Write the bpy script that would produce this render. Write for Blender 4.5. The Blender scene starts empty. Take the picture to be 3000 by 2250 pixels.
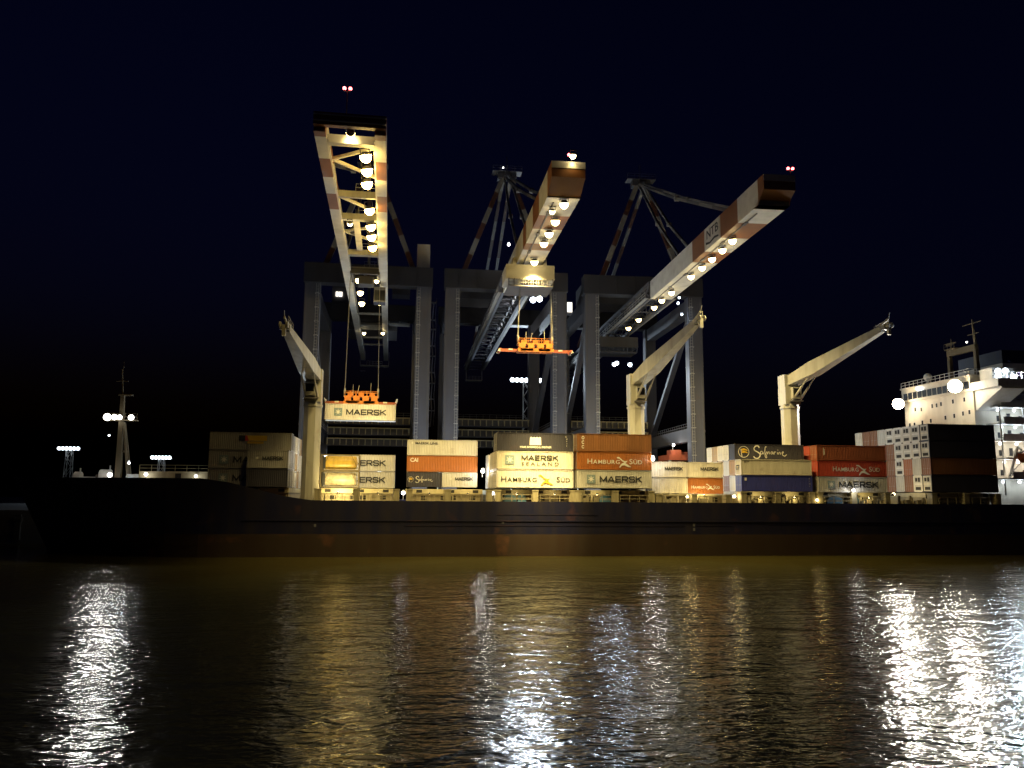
import bpy, math, random
from mathutils import Vector, Matrix
random.seed(7)
C = bpy.context.scene.collection
sc = bpy.context.scene
V = Vector
PI = math.pi

# ------------------------------------------------------------------ materials
def _mat(name):
    m = bpy.data.materials.new(name); m.use_nodes = True
    nt = m.node_tree; b = nt.nodes['Principled BSDF']
    return m, nt, b

def paint(name, col, rough=0.5, dirt=0.25, rust=0.0, metal=0.0, scale=1.0, streak=True):
    """painted steel: tone varies, vertical rain streaks, blotches of rust"""
    m, nt, b = _mat(name)
    N, L = nt.nodes, nt.links
    tc = N.new('ShaderNodeTexCoord')
    mp = N.new('ShaderNodeMapping'); mp.inputs['Scale'].default_value = (scale, scale, scale * (0.16 if streak else 1))
    oi = N.new('ShaderNodeObjectInfo')
    ad = N.new('ShaderNodeVectorMath'); ad.operation = 'ADD'
    mu = N.new('ShaderNodeMath'); mu.operation = 'MULTIPLY'; mu.inputs[1].default_value = 37.0
    L.new(oi.outputs['Random'], mu.inputs[0])
    L.new(tc.outputs['Object'], ad.inputs[0]); L.new(mu.outputs[0], ad.inputs[1])
    L.new(ad.outputs[0], mp.inputs['Vector'])
    n1 = N.new('ShaderNodeTexNoise'); n1.inputs['Scale'].default_value = 1.7; n1.inputs['Detail'].default_value = 5
    L.new(mp.outputs[0], n1.inputs['Vector'])
    r1 = N.new('ShaderNodeMapRange'); r1.inputs[1].default_value = .38; r1.inputs[2].default_value = .68
    r1.inputs[3].default_value = 0; r1.inputs[4].default_value = dirt
    L.new(n1.outputs['Fac'], r1.inputs[0])
    mx = N.new('ShaderNodeMix'); mx.data_type = 'RGBA'
    mx.inputs[6].default_value = (*col, 1); mx.inputs[7].default_value = (col[0]*.3+.02, col[1]*.27+.015, col[2]*.22+.01, 1)
    L.new(r1.outputs[0], mx.inputs[0])
    out = mx.outputs[2]
    if rust > 0:
        n2 = N.new('ShaderNodeTexNoise'); n2.inputs['Scale'].default_value = .8*scale; n2.inputs['Detail'].default_value = 9
        L.new(ad.outputs[0], n2.inputs['Vector'])
        r2 = N.new('ShaderNodeMapRange'); r2.inputs[1].default_value = .60; r2.inputs[2].default_value = .70
        r2.inputs[3].default_value = 0; r2.inputs[4].default_value = rust
        L.new(n2.outputs['Fac'], r2.inputs[0])
        m2 = N.new('ShaderNodeMix'); m2.data_type = 'RGBA'; m2.inputs[7].default_value = (.12, .045, .02, 1)
        L.new(r2.outputs[0], m2.inputs[0]); L.new(out, m2.inputs[6]); out = m2.outputs[2]
    L.new(out, b.inputs['Base Color'])
    b.inputs['Roughness'].default_value = rough; b.inputs['Metallic'].default_value = metal
    return m

def glow(name, col, s):
    m, nt, b = _mat(name)
    b.inputs['Base Color'].default_value = (.3, .3, .3, 1)
    b.inputs['Emission Color'].default_value = (*col, 1); b.inputs['Emission Strength'].default_value = s
    return m

WARM = (1.0, .74, .27); SODIUM = (1.0, .62, .25); COOL = (.72, .86, 1.0); NEUT = (1.0, .95, .86)
M = dict(
    crane_grey=paint('crane grey paint', (.088, .092, .118), .55, .25, .15, scale=.35),
    frame_white_shaded=paint('frame white darkened as shade', (.22, .215, .205), .55, .3, .2, scale=.4),  # stripe white with the gloom of the upper frame put into its colour
    frame_red_shaded=paint('frame red darkened as shade', (.075, .030, .02), .55, .3, scale=.4),  # stripe red, shade put into the colour likewise
    beam_shaded=paint('crossbeam grey darkened as shade', (.028, .028, .036), .6, .3, scale=.4),  # same paint as the legs, darkened in colour for the shade up high
    crane_dark=paint('crane dark steel', (.10, .10, .115), .6, .3, scale=.4),
    stripe_white=paint('stripe white paint', (.70, .68, .62), .5, .22, .2, scale=.4, streak=False),
    stripe_red=paint('stripe red paint', (.26, .10, .03), .5, .2, .0, scale=.4, streak=False),
    steel=paint('galvanised steel', (.38, .38, .37), .5, .3, scale=1.2),
    rope=paint('wire rope', (.30, .29, .27), .45, .2),
    orange=paint('spreader orange', (.72, .24, .035), .5, .35, .3, scale=.9),
    spreader_red=paint('spreader red oxide', (.45, .11, .05), .55, .35, .2),
    black=paint('black rubber', (.018, .018, .018), .7, .1),
    glass=None,
    ship_blue=paint('hull dark blue', (.004, .005, .028), .45, .55, .25, scale=.3),
    boot_red=paint('antifouling red', (.020, .0085, .0035), .6, .6, .4, scale=.35),
    deck=paint('deck red brown', (.10, .05, .035), .7, .4),
    ship_cream=paint('ship cream paint', (.46, .42, .27), .5, .38, .35, scale=.7),
    ship_white=paint('ship white paint', (.78, .77, .74), .5, .2, .25, scale=.5),
    coaming=paint('coaming paint', (.33, .30, .20), .6, .5, .4, scale=1.4),
    recess=paint('dark recess', (.02, .02, .022), .8, .1),
    jib=paint('deck crane paint', (.44, .44, .41), .5, .38, .22, scale=.6),
    tarp=paint('blue tarpaulin', (.06, .16, .27), .7, .3),
    yellow=paint('handrail yellow', (.60, .46, .08), .5, .2),
    lifeboat=paint('lifeboat orange', (.45, .10, .03), .4, .2),
    casting=paint('corner casting', (.12, .11, .10), .6, .3),
    letter_black=paint('letter black', (.022, .025, .03), .6, .15),
    letter_white=paint('letter white', (.75, .75, .72), .6, .15),
    letter_gold=paint('emblem gold', (.62, .40, .03), .6, .1),
    emblem_blue=paint('emblem grey blue', (.22, .30, .33), .6, .1),
    emblem_red=paint('emblem red', (.5, .05, .03), .6, .1),
    quay=paint('quay asphalt', (.05, .05, .05), .85, .4, scale=.2),
    warm_lens=glow('warm lamp glass', (1, .76, .36), 18),
    sodium_lens=glow('sodium lamp glass', (1, .84, .56), 48),
    cool_lens=glow('cool lamp glass', (.78, .9, 1), 8),
    white_lens=glow('white lamp glass', (1, .96, .88), 8),
    mast_paint=paint('mast paint', (.16, .13, .075), .6, .3),
    house=paint('deckhouse cream white', (.74, .67, .54), .5, .22, .2, scale=.4),
    boom_lens=glow('boom lamp glass', (1, .76, .32), 15),
    gold_lens=glow('golden lamp glass', (1, .66, .16), 75),
    red_lens=glow('red beacon glass', (1, .10, .10), 16),
    lit_pane=glow('lit window pane', (1, .93, .80), 2.2),
    c_grey=paint('container light grey', (.56, .56, .54), .5, .26, .18, scale=.8),
    c_grey_dim=paint('container grey darkened for low light', (.30, .30, .30), .55, .3, .25, scale=.8),  # container grey darkened in colour for the weakly lit bow stack
    c_cream=paint('container cream white', (.70, .67, .58), .5, .26, .2, scale=.8),
    c_white=paint('container white', (.74, .73, .70), .45, .2, .12, scale=.8),
    c_orange=paint('container orange', (.37, .125, .028), .5, .25, .12, scale=.8),
    c_brown=paint('container brown', (.24, .10, .035), .55, .3, .2, scale=.8),
    c_red=paint('container red', (.46, .062, .035), .5, .25, .12, scale=.8),
    c_redbrown=paint('container red brown', (.30, .085, .04), .55, .3, .2, scale=.8),
    c_blue=paint('container blue', (.040, .050, .30), .5, .25, .12, scale=.8),
    c_charcoal=paint('container charcoal', (.038, .038, .056), .5, .22, .08, scale=.8),
    c_tan=paint('container tan', (.42, .27, .10), .55, .3, .2, scale=.8),
    tank_gold=paint('tank shell golden', (.58, .40, .07), .4, .5, .55, scale=1.1),
    tank=paint('tank shell', (.60, .56, .42), .4, .5, .55, scale=1.1),
)
g, nt, b = _mat('dark window glass'); b.inputs['Base Color'].default_value = (.012, .014, .018, 1); b.inputs['Roughness'].default_value = .3; b.inputs['Specular IOR Level'].default_value = .12
M['glass'] = g

# ------------------------------------------------------------------ mesh helpers
class MB:
    def __init__(s): s.v = []; s.f = []; s.m = []
    def add(s, vs, fs, mi=0):
        o = len(s.v); s.v += [tuple(p) for p in vs]
        s.f += [tuple(i + o for i in f) for f in fs]; s.m += [mi] * len(fs)
        return s
    def box(s, a, c, mi=0):
        x0, y0, z0 = a; x1, y1, z1 = c
        vs = [(x0,y0,z0),(x1,y0,z0),(x1,y1,z0),(x0,y1,z0),(x0,y0,z1),(x1,y0,z1),(x1,y1,z1),(x0,y1,z1)]
        return s.add(vs, [(0,3,2,1),(4,5,6,7),(0,1,5,4),(1,2,6,5),(2,3,7,6),(3,0,4,7)], mi)
    def cbox(s, c, d, mi=0):
        return s.box([c[i]-d[i]/2 for i in range(3)], [c[i]+d[i]/2 for i in range(3)], mi)
    def bar(s, p, q, w, h=None, mi=0, w2=None, h2=None, up=(0,0,1)):
        h = h or w; w2 = w2 or w; h2 = h2 or h
        p, q = V(p), V(q); d = (q - p).normalized(); u = V(up)
        if abs(d.dot(u)) > .98: u = V((0,1,0))
        r = d.cross(u).normalized(); t = r.cross(d)
        vs = []
        for c, ww, hh in ((p, w, h), (q, w2, h2)):
            for sx, sz in ((-1,-1),(1,-1),(1,1),(-1,1)): vs.append(c + r*sx*ww/2 + t*sz*hh/2)
        return s.add(vs, [(0,1,2,3),(4,7,6,5),(0,4,5,1),(1,5,6,2),(2,6,7,3),(3,7,4,0)], mi)
    def tube(s, p, q, r, n=10, mi=0, r2=None):
        r2 = r if r2 is None else r2
        p, q = V(p), V(q); d = (q-p).normalized(); u = V((0,0,1)) if abs(d.z) < .95 else V((0,1,0))
        a = d.cross(u).normalized(); c = a.cross(d); vs = []
        for cc, rr in ((p, r), (q, r2)):
            for i in range(n):
                t = 2*PI*i/n; vs.append(cc + a*rr*math.cos(t) + c*rr*math.sin(t))
        fs = [(i, (i+1) % n, n+(i+1) % n, n+i) for i in range(n)] + [tuple(range(n-1,-1,-1)), tuple(range(n, 2*n))]
        return s.add(vs, fs, mi)
    def prism(s, poly, axis, a, c, mi=0):
        """poly in the two other axes, extruded along axis from a to c"""
        def P(u, v, w): return {'x': (w,u,v), 'y': (u,w,v), 'z': (u,v,w)}[axis]
        n = len(poly); vs = [P(u,v,a) for u,v in poly] + [P(u,v,c) for u,v in poly]
        fs = [(i, (i+1) % n, n+(i+1) % n, n+i) for i in range(n)] + [tuple(range(n-1,-1,-1)), tuple(range(n,2*n))]
        return s.add(vs, fs, mi)
    def dome(s, c, r, flat=1.0, n=12, k=5, mi=0, half=True):
        """dome bulging to -z (half) or a whole ball"""
        c = V(c); vs = []; top = 0 if half else PI/2
        for j in range(k+1):
            t = top - (PI/2 + top) * j / k
            for i in range(n):
                p = 2*PI*i/n; vs.append(c + V((r*math.cos(t)*math.cos(p), r*math.cos(t)*math.sin(p), r*flat*math.sin(t))))
        fs = [(j*n+i, (j+1)*n+i, (j+1)*n+(i+1) % n, j*n+(i+1) % n) for j in range(k) for i in range(n)]
        return s.add(vs, fs, mi)
    def mesh(s, name, mats):
        me = bpy.data.meshes.new(name); me.from_pydata(s.v, [], s.f)
        for m in mats: me.materials.append(M[m] if isinstance(m, str) else m)
        me.polygons.foreach_set('material_index', s.m)
        me.update(); return me

def link(name, data, parent=None, loc=(0,0,0), rot=None):
    o = bpy.data.objects.new(name, data); C.objects.link(o)
    o.location = loc
    if rot is not None: o.rotation_euler = rot
    if parent is not None: o.parent = parent
    return o
def part(name, mb, mats, parent, label=None, world=None, loc=(0,0,0), rot=None, smooth=False):
    """one mesh part; world = location of the (unrotated) root when the mesh is in world coordinates"""
    mats = mats if isinstance(mats, (list, tuple)) else [mats]
    me = mb.mesh(name, mats) if isinstance(mb, MB) else mb
    if smooth:
        for p in me.polygons: p.use_smooth = True
    o = link(name, me, parent, loc, rot)
    if world is not None: o.matrix_parent_inverse = Matrix.Translation(-V(world))
    if label: o['label'] = label
    return o
def tag(o, label, cat, group=None):
    o['label'] = label; o['category'] = cat
    if group: o['group'] = group
    return o
def thing(name, label, cat, loc, rotz=0, group=None):
    o = link(name, None, None, loc, (0,0,rotz)); o.empty_display_size = .5
    return tag(o, label, cat, group)

# ------------------------------------------------------------------ lamps
LENS = {'gold': ('gold_lens', WARM), 'boom': ('boom_lens', WARM), 'warm': ('warm_lens', WARM), 'sodium': ('sodium_lens', SODIUM), 'cool': ('cool_lens', COOL), 'white': ('white_lens', NEUT)}
_lm = {}
def lamp_meshes(r):
    if r not in _lm:
        h = MB(); h.tube((0,0,.02), (0,0,.5*r+.1), r*.98, 14, 0, r*.5); h.bar((-r*.9,0,.3*r), (-r*.9,0,r*1.5), .08, .12); h.bar((r*.9,0,.3*r), (r*.9,0,r*1.5), .08, .12)
        h.bar((-r*.96,0,r*1.5), (r*.96,0,r*1.5), .09, .12)
        _lm[r] = (h.mesh('floodlight housing', ['crane_dark']), {})
    return _lm[r]
def lens_mesh(r, kind):
    hm, d = lamp_meshes(r)
    if kind not in d:
        me = MB().dome((0,0,0), r, 1.25).mesh('floodlight lens', [LENS[kind][0]])
        for p in me.polygons: p.use_smooth = True
        d[kind] = me
    return d[kind]
def lamp(parent, loc, kind='warm', r=.5, power=5000, aim=(0,0,-1), cone=150, world=None, name='floodlight', blend=.6, col=None):
    rot = V(aim).normalized().to_track_quat('-Z', 'Y').to_euler()
    o = link(name, lamp_meshes(r)[0], parent, loc, rot)
    if world is not None: o.matrix_parent_inverse = Matrix.Translation(-V(world))
    le = link('lens', lens_mesh(r, kind), o)
    if power > 0:
        l = bpy.data.lights.new('lamp light', 'SPOT'); l.energy = power; l.color = col or LENS[kind][1]
        l.spot_size = math.radians(cone); l.spot_blend = blend; l.shadow_soft_size = r*.7
        link('lamp light', l, o, (0, 0, -r*1.25 - r*.75))
    return o
def bulb(parent, loc, kind, r, power, world=None, name='deck_lamp', post=None):
    """round bulkhead lamp that shines all round"""
    mb = MB(); mb.tube((0,0,r*.7), (0,0,r*1.5), r*.8, 10)
    if post: mb.tube((0,0,r*1.4), (0,0,r*1.6), .05, 6); mb.bar((0,.0,r*1.5), (0,r*2.2,r*1.5), .06); mb.tube((0,r*2.2,r*1.5), (0,r*2.2,-post), .07, 8)
    o = part(name, mb, 'steel', parent, world=world, loc=loc)
    me = MB().dome((0,0,0), r, 1, 12, 8, half=False).mesh('lens', [LENS[kind][0]])
    for p in me.polygons: p.use_smooth = True
    link('lens', me, o)
    if power > 0:
        l = bpy.data.lights.new('lamp light', 'POINT'); l.energy = power; l.color = LENS[kind][1]; l.shadow_soft_size = r*.6
        link('lamp light', l, o, (0, -r*1.75, -r*.4))
    return o

# ------------------------------------------------------------------ lettering
_tx = {}
def text_mesh(s, size, mat, sx=1.0, off=0.0, align='LEFT', small=None):
    """letters in the XZ plane facing -Y, baseline at z=0; small = size of every letter but the first of each word"""
    key = (s, size, mat, sx, off, align, small)
    if key in _tx: return _tx[key]
    parts_ = []
    if small:
        x = 0
        for w in s.split(' '):
            for i, ch in enumerate(w):
                parts_.append((ch, size if i == 0 else small, x))
                x += None or 0
        # simple advance from evaluated width
        out = MB(); x = 0
        for w in s.split(' '):
            for i, ch in enumerate(w):
                me = text_mesh(ch, size if i == 0 else small, mat, sx, off)
                xs = [v.co.x for v in me.vertices]; a, c = min(xs), max(xs)
                out.add([(v.co.x - a + x, v.co.y, v.co.z) for v in me.vertices], [tuple(p.vertices) for p in me.polygons])
                x += (c - a) + size*.11
            x += size*1.9 if w != s.split(' ')[-1] else 0
        me = out.mesh('lettering', [mat]); _tx[key] = me; return me
    cu = bpy.data.curves.new('t', 'FONT'); cu.body = s; cu.size = size; cu.offset = off; cu.extrude = .006; cu.align_x = align; cu.resolution_u = 3
    ob = bpy.data.objects.new('t', cu); C.objects.link(ob)
    dg = bpy.context.evaluated_depsgraph_get(); me = bpy.data.meshes.new_from_object(ob.evaluated_get(dg))
    bpy.data.objects.remove(ob); bpy.data.curves.remove(cu)
    me.transform(Matrix(((sx,0,0,0),(0,0,-1,0),(0,1,0,0),(0,0,0,1))))
    me.materials.clear(); me.materials.append(M[mat]); me.name = 'lettering'
    _tx[key] = me; return me
def fit(parent, s, size, mat, x0, x1, y, z, off=0.0, small=None):
    me = text_mesh(s, size, mat, 1.0, off, 'LEFT', small); xs = [v.co.x for v in me.vertices]; k = (x1-x0)/(max(xs)-min(xs))
    o = part('lettering', me, [], parent, loc=(x0 - min(xs)*k, y, z)); o.scale = (k, 1, 1); return o
def letters(parent, s, size, mat, x, y, z, sx=1.0, off=0.0, rotz=0, small=None, name='lettering'):
    return part(name, text_mesh(s, size, mat, sx, off, 'LEFT', small), [], parent, loc=(x,y,z), rot=(0,0,rotz))
def poly_plate(mb, pts, y0, y1, mi=0):
    return mb.prism(pts, 'y', y1, y0, mi)
GLYPH = {   # wide block capitals drawn as strokes in a box 1 high; (width, strokes)
    'M': (1.18, [[(0,0),(0,1)],[(0,1),(.59,.12)],[(.59,.12),(1.18,1)],[(1.18,1),(1.18,0)]]), 'A': (1.12, [[(0,0),(.56,1)],[(.56,1),(1.12,0)],[(.22,.30),(.90,.30)]]),
    'E': (.92, [[(0,0),(0,1)],[(0,1),(.92,1)],[(0,.5),(.84,.5)],[(0,0),(.92,0)]]), 'R': (1.0, [[(0,0),(0,1)],[(0,1),(.8,1),(.98,.86),(.98,.6),(.8,.45),(0,.45)],[(.5,.45),(1.0,0)]]),
    'S': (1.0, [[(.98,.84),(.82,1),(.18,1),(.02,.86),(.02,.66),(.18,.53),(.82,.47),(.98,.34),(.98,.14),(.82,0),(.18,0),(.02,.16)]]), 'K': (1.0, [[(0,0),(0,1)],[(0,.42),(.95,1)],[(.34,.58),(1.0,0)]])}
_bl = {}
def block_word(parent, word, x0, x1, y, z, h, t=.19):
    key = (word, round(x1-x0, 2), h, t)
    if key not in _bl:
        mb = MB(); w = sum(GLYPH[c][0] for c in word) + .32*(len(word)-1); k = (x1-x0)/(w+t); x = t/2
        for n, ch in enumerate(word):
            gw, st = GLYPH[ch]
            for q, pts in enumerate(st):
                pp = [V(((x+a)*k, 0, (t/2 + c*(1-t))*h)) for a, c in pts]
                for m, (a, c) in enumerate(zip(pp, pp[1:])):
                    d = (c-a).normalized()*(t*h*.5 if len(pts) > 2 or ch in 'EK' else t*h*.42); dy = V((0, -.0012*((q*3+m) % 7), 0)); mb.bar(a-d*.9+dy, c+d*.9+dy, t*h, .012, 0, up=(0,1,0))
            x += gw + .32
        _bl[key] = mb.mesh('lettering', ['letter_black'])
    return part('lettering', _bl[key], [], parent, loc=(x0, y, z))
def star(parent, x, y, z, s, frame=True):
    """white seven-pointed star on a grey-blue square"""
    mb = MB()
    if frame: mb.box((x-s/2, y-.004, z-s/2), (x+s/2, y+.004, z+s/2), 0)
    pts = []
    for i in range(14):
        a = PI/2 + i*PI/7; r = (.44 if i % 2 == 0 else .15)*s; pts.append((x + r*math.cos(a), z + r*math.sin(a)))
    poly_plate(mb, pts, y-.012, y-.0045, 1)
    return part('emblem', mb, ['emblem_blue', 'letter_white'], parent)
def ribbon(mb, pts, w, y, mi=0):
    for (a, c), (d, e) in zip(pts, pts[1:]): mb.bar((a, y, c), (d, y, e), w, .012, mi, up=(0,1,0))
SCRIPT = [[(930,250),(915,215),(880,202),(835,215),(795,265),(815,315),(880,345),(940,385),(950,430),(920,480),(870,502),(810,488),(785,450)],
  [(1012,335),(970,330),(952,365),(968,400),(1000,395),(1020,345),(1028,400)], [(1105,240),(1098,215),(1078,235),(1065,330),(1070,450),(1092,490),(1112,470),(1095,405),(1065,375)],
  [(1090,400),(1102,345),(1122,340),(1130,400),(1150,345),(1172,340),(1182,400)], [(1262,345),(1225,340),(1210,375),(1228,398),(1255,380),(1266,345),(1278,398)],
  [(1295,400),(1300,335),(1312,352),(1340,338)], [(1375,345),(1380,400)], [(1388,290),(1392,305)], [(1408,400),(1414,350),(1440,346),(1458,402)],
  [(1488,385),(1528,352),(1514,330),(1488,365),(1510,420),(1560,440),(1604,402)]]
def script_sign(parent, x, y, z, k):
    """white brush-script word and a round flag emblem; k metres per drawing unit, (x, z) is where drawing point (450, 350) goes"""
    T = lambda p: (x + (p[0]-450)*k, z - (p[1]-350)*k)
    mb = MB()
    for i, s in enumerate(SCRIPT): ribbon(mb, [T(p) for p in s], (26 if i == 0 else 15)*k, y)
    part('lettering', mb, 'letter_white', parent)
    mb = MB(); cx, cz = 545, 350
    ring = [(cx + 128*math.cos(a), cz + 128*math.sin(a)) for a in [2*PI*i/26 for i in range(27)]]
    ribbon(mb, [T(p) for p in ring], 11*k, y, 0)
    ribbon(mb, [T((475,280)), T((500,470))], 14*k, y-.004, 0)
    for a in range(2):
        poly_plate(mb, [T(p) for p in [(480,285+58*a),(550,265+58*a),(635,300+55*a),(640,325+55*a),(560,312+55*a),(488,330+50*a)]], y-.01, y+.002, 1)
    part('emblem', mb, ['letter_white', 'letter_gold'], parent)
def swoosh(parent, x, y, z, s, m1, m2=None):
    """curved bird-like flourish between two words"""
    mb = MB()
    up = [(-.95,.62),(-.62,.60),(-.2,.22),(.10,.10),(.42,.16),(.18,-.12),(.0,-.05),(-.25,.08),(-.65,.42),(-.92,.45)]
    dn = [(.05,-.04),(.22,-.18),(.9,-.62),(.55,-.62),(.0,-.40),(-.3,-.44),(-.58,-.75),(-.66,-.62),(-.35,-.2)]
    poly_plate(mb, [(x+p*s, z+q*s) for p, q in up], y-.008, y+.004, 0)
    poly_plate(mb, [(x+p*s, z+q*s) for p, q in dn], y-.014, y-.002, 1 if m2 else 0)
    part('emblem', mb, [m1] + ([m2] if m2 else []), parent)

# ------------------------------------------------------------------ containers
W = 2.438
_cm = {}
def cont_meshes(L, H, col, kind, ecol=None):
    key = (L, H, col, kind, ecol); ecol = ecol or col
    if key in _cm: return _cm[key]
    n = int(round((L-.4)/.278)); p = (L-.4)/n; x0 = .2; d = .036
    def prof(y, sgn):
        pts = []
        for i in range(n):
            a = x0 + i*p
            pts += [(a, y), (a+p*.32, y), (a+p*.5, y+sgn*d), (a+p*.82, y+sgn*d)]
        return pts + [(x0+n*p, y)]
    body = MB(); zb, zt = .18, H-.10
    for y, s in ((.045, 1), (W-.045, -1)):
        pr = prof(y, s) if kind != 'reefer' else [(x0, y), (L-.2, y)]
        vs = [(a, c, zb) for a, c in pr] + [(a, c, zt) for a, c in pr]; k = len(pr)
        fs = [(i, i+1, k+i+1, k+i) for i in range(k-1)]
        if s < 0: fs = [tuple(reversed(f)) for f in fs]
        body.add(vs, fs)
    nr = int(L/.5)
    body.box((.1, .06, H-.13), (L-.1, W-.06, H-.03)); body.box((.17, .12, .012), (L-.17, W-.12, .17))
    for i in range(nr):                                     # roof ribs
        a = .25 + i*(L-.6)/nr; body.box((a, .12, H-.028), (a+.2, W-.12, H-.008))
    pe = (W-.32)/8                                          # corrugated front wall at x = L side or x=0 side
    fr = MB()
    for x in (0, L-.16):
        for y in (0, W-.16): fr.box((x, y, .118), (x+.16, y+.16, H-.118))
    for x in (0, L-.178):
        for y in (0, W-.162):
            for z in (0, H-.118): fr.box((x-.003, y-.003, z), (x+.178, y+.165, z+.118), 1)
    for y in (.004, W-.104):
        fr.box((.17, y, H-.115), (L-.17, y+.1, H-.035)); fr.box((.17, y, .095), (L-.17, y+.1, .2))
    for x in (.004, L-.124):
        fr.box((x, .17, H-.115), (x+.12, W-.17, H-.014)); fr.box((x, .17, .015), (x+.12, W-.17, .15))
    ends = []
    for side in (0, 1):
        e = MB(); X = (lambda a: a) if side == 0 else (lambda a: L-a)
        def bx(a0, y0, z0, a1, y1, z1, mi=0): e.box((min(X(a0), X(a1)), y0, z0), (max(X(a0), X(a1)), y1, z1), mi)
        if kind == 'reefer':                                # machinery end
            bx(.05, .17, .16, .10, W-.17, H-.12)
            bx(.03, .3, H*.52, .048, W-.3, H-.22, 1); bx(.034, .35, .25, .048, W-.35, H*.42, 1)
            bx(.02, .6, H*.60, .029, 1.2, H-.4, 2); bx(.02, 1.35, H*.62, .029, 1.95, H-.45, 2); bx(.02, .5, .35, .033, 1.9, H*.3, 2)
        elif kind == 'blank' or (side == 1 and kind == 'frontwall'):
            bx(.06, .16, .15, .09, W-.16, H-.11)
            for i in range(8): bx(.03, .2+i*pe, .16, .058, .2+i*pe+pe*.5, H-.12)
        else:                                               # two door leaves with lock rods
            for y0, y1 in ((.165, W/2-.01), (W/2+.01, W-.165)):
                bx(.045, y0, .16, .085, y1, H-.12)
                for q in range(4): bx(.036, y0+.08, .3+q*(H-.5)/4, .044, y1-.08, .3+(q+.8)*(H-.5)/4)
                for f in (.27, .73):
                    yy = y0 + (y1-y0)*f; bx(.006, yy-.02, .1, .03, yy+.02, H-.09, 1); bx(.004, yy-.09, 1.0, .034, yy+.09, 1.09, 1)
        ends.append(e)
    mm = [col, 'casting', 'recess']
    r = (body.mesh('body', [col]), fr.mesh('frame', [col, 'casting']),
         ends[0].mesh('container end', [ecol, 'steel' if kind != 'reefer' else 'c_grey', 'recess']), ends[1].mesh('container end', [ecol, 'steel' if kind != 'reefer' else 'c_grey', 'recess']))
    _cm[key] = r; return r

def container(x, y, z, L, H, col, label, group, kind='doors', name=None, ecol=None):
    """lower bow-side water-side corner at (x, y, z); local y=0 is the side towards the water"""
    t = thing(name or 'shipping_container', label, 'container', (x, y, z), 0, group)
    a, f, e0, e1 = cont_meshes(L, H, col, kind, ecol)
    part('body', a, [], t); part('frame', f, [], t)
    nm = {'reefer': 'refrigeration_unit', 'doors': 'door', 'blank': 'front_wall', 'frontwall': 'door'}[kind]
    part(nm, e0, [], t); part('front_wall' if kind == 'frontwall' else nm, e1, [], t)
    return t
L40, L20 = 12.192, 6.058
FACE = -.006                                                # letters stand just proud of the side
def maersk(t, L, H, big=True, sx=1.22, second=None):
    if big:
        zc = H*.5
        star(t, L*.185, FACE, zc, H*.48)
        block_word(t, 'MAERSK', L*.30, L*.865, FACE-.008, zc-.5, 1.0)
    else:
        star(t, L*.24, FACE, H*.56, H*.26, False); block_word(t, 'MAERSK', L*.37, L*.87, FACE-.008, H*.45, .58)
def hamburg(t, L, H, mat, m1, m2=None, a=.14, b=.57, c=.70, d=.87, k=1.0):
    fit(t, 'HAMBURG', 1.16*k, mat, L*a, L*b, FACE, H*.34, .004, .92*k)
    fit(t, 'S\u00dcD', 1.16*k, mat, L*c, L*d, FACE, H*.34, .004, .92*k)
    swoosh(t, L*((b+c)/2-.005), FACE - .016, H*.45, 1.28*k, m1, m2)


ORD = ['outermost', 'second', 'third', 'fourth', 'fifth', 'sixth', 'seventh', 'eighth', 'ninth']
TIER = ['bottom', 'second', 'third', 'top']
def inner(x, rows, base, cols, H, where, group, kind='doors', L=L40, top_names=None, kinds=None):
    """rows behind the outer row; cols[row][tier]"""
    for ri, k in enumerate(rows):
        z = base
        for ti, c in enumerate(cols[ri]):
            if c is None: z += H; continue
            kd = kind
            ec = None
            if '*' in c: c = c[:-1]; kd = 'reefer'
            if c == 'c_shaded': c = 'c_charcoal'; ec = 'c_cream'  # charcoal body colour stands in for shade on unlit grey sides
            nm = {'c_grey':'light grey','c_cream':'cream','c_white':'white','c_orange':'orange','c_brown':'brown','c_red':'red','c_redbrown':'reddish brown','c_blue':'blue','c_charcoal':'dark grey' if not ec else 'shade-darkened cream-ended','c_tan':'tan'}[c]
            tn = ('top' if ti == len(cols[ri])-1 else TIER[ti])
            container(x, 125 + 2.5*k, z, L, H, c, f"{nm} {'refrigerated ' if kd == 'reefer' else ''}container, {tn} tier, {ORD[k]} row in, {where}", group, kd, None, ec)
            z += H + .012

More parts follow.
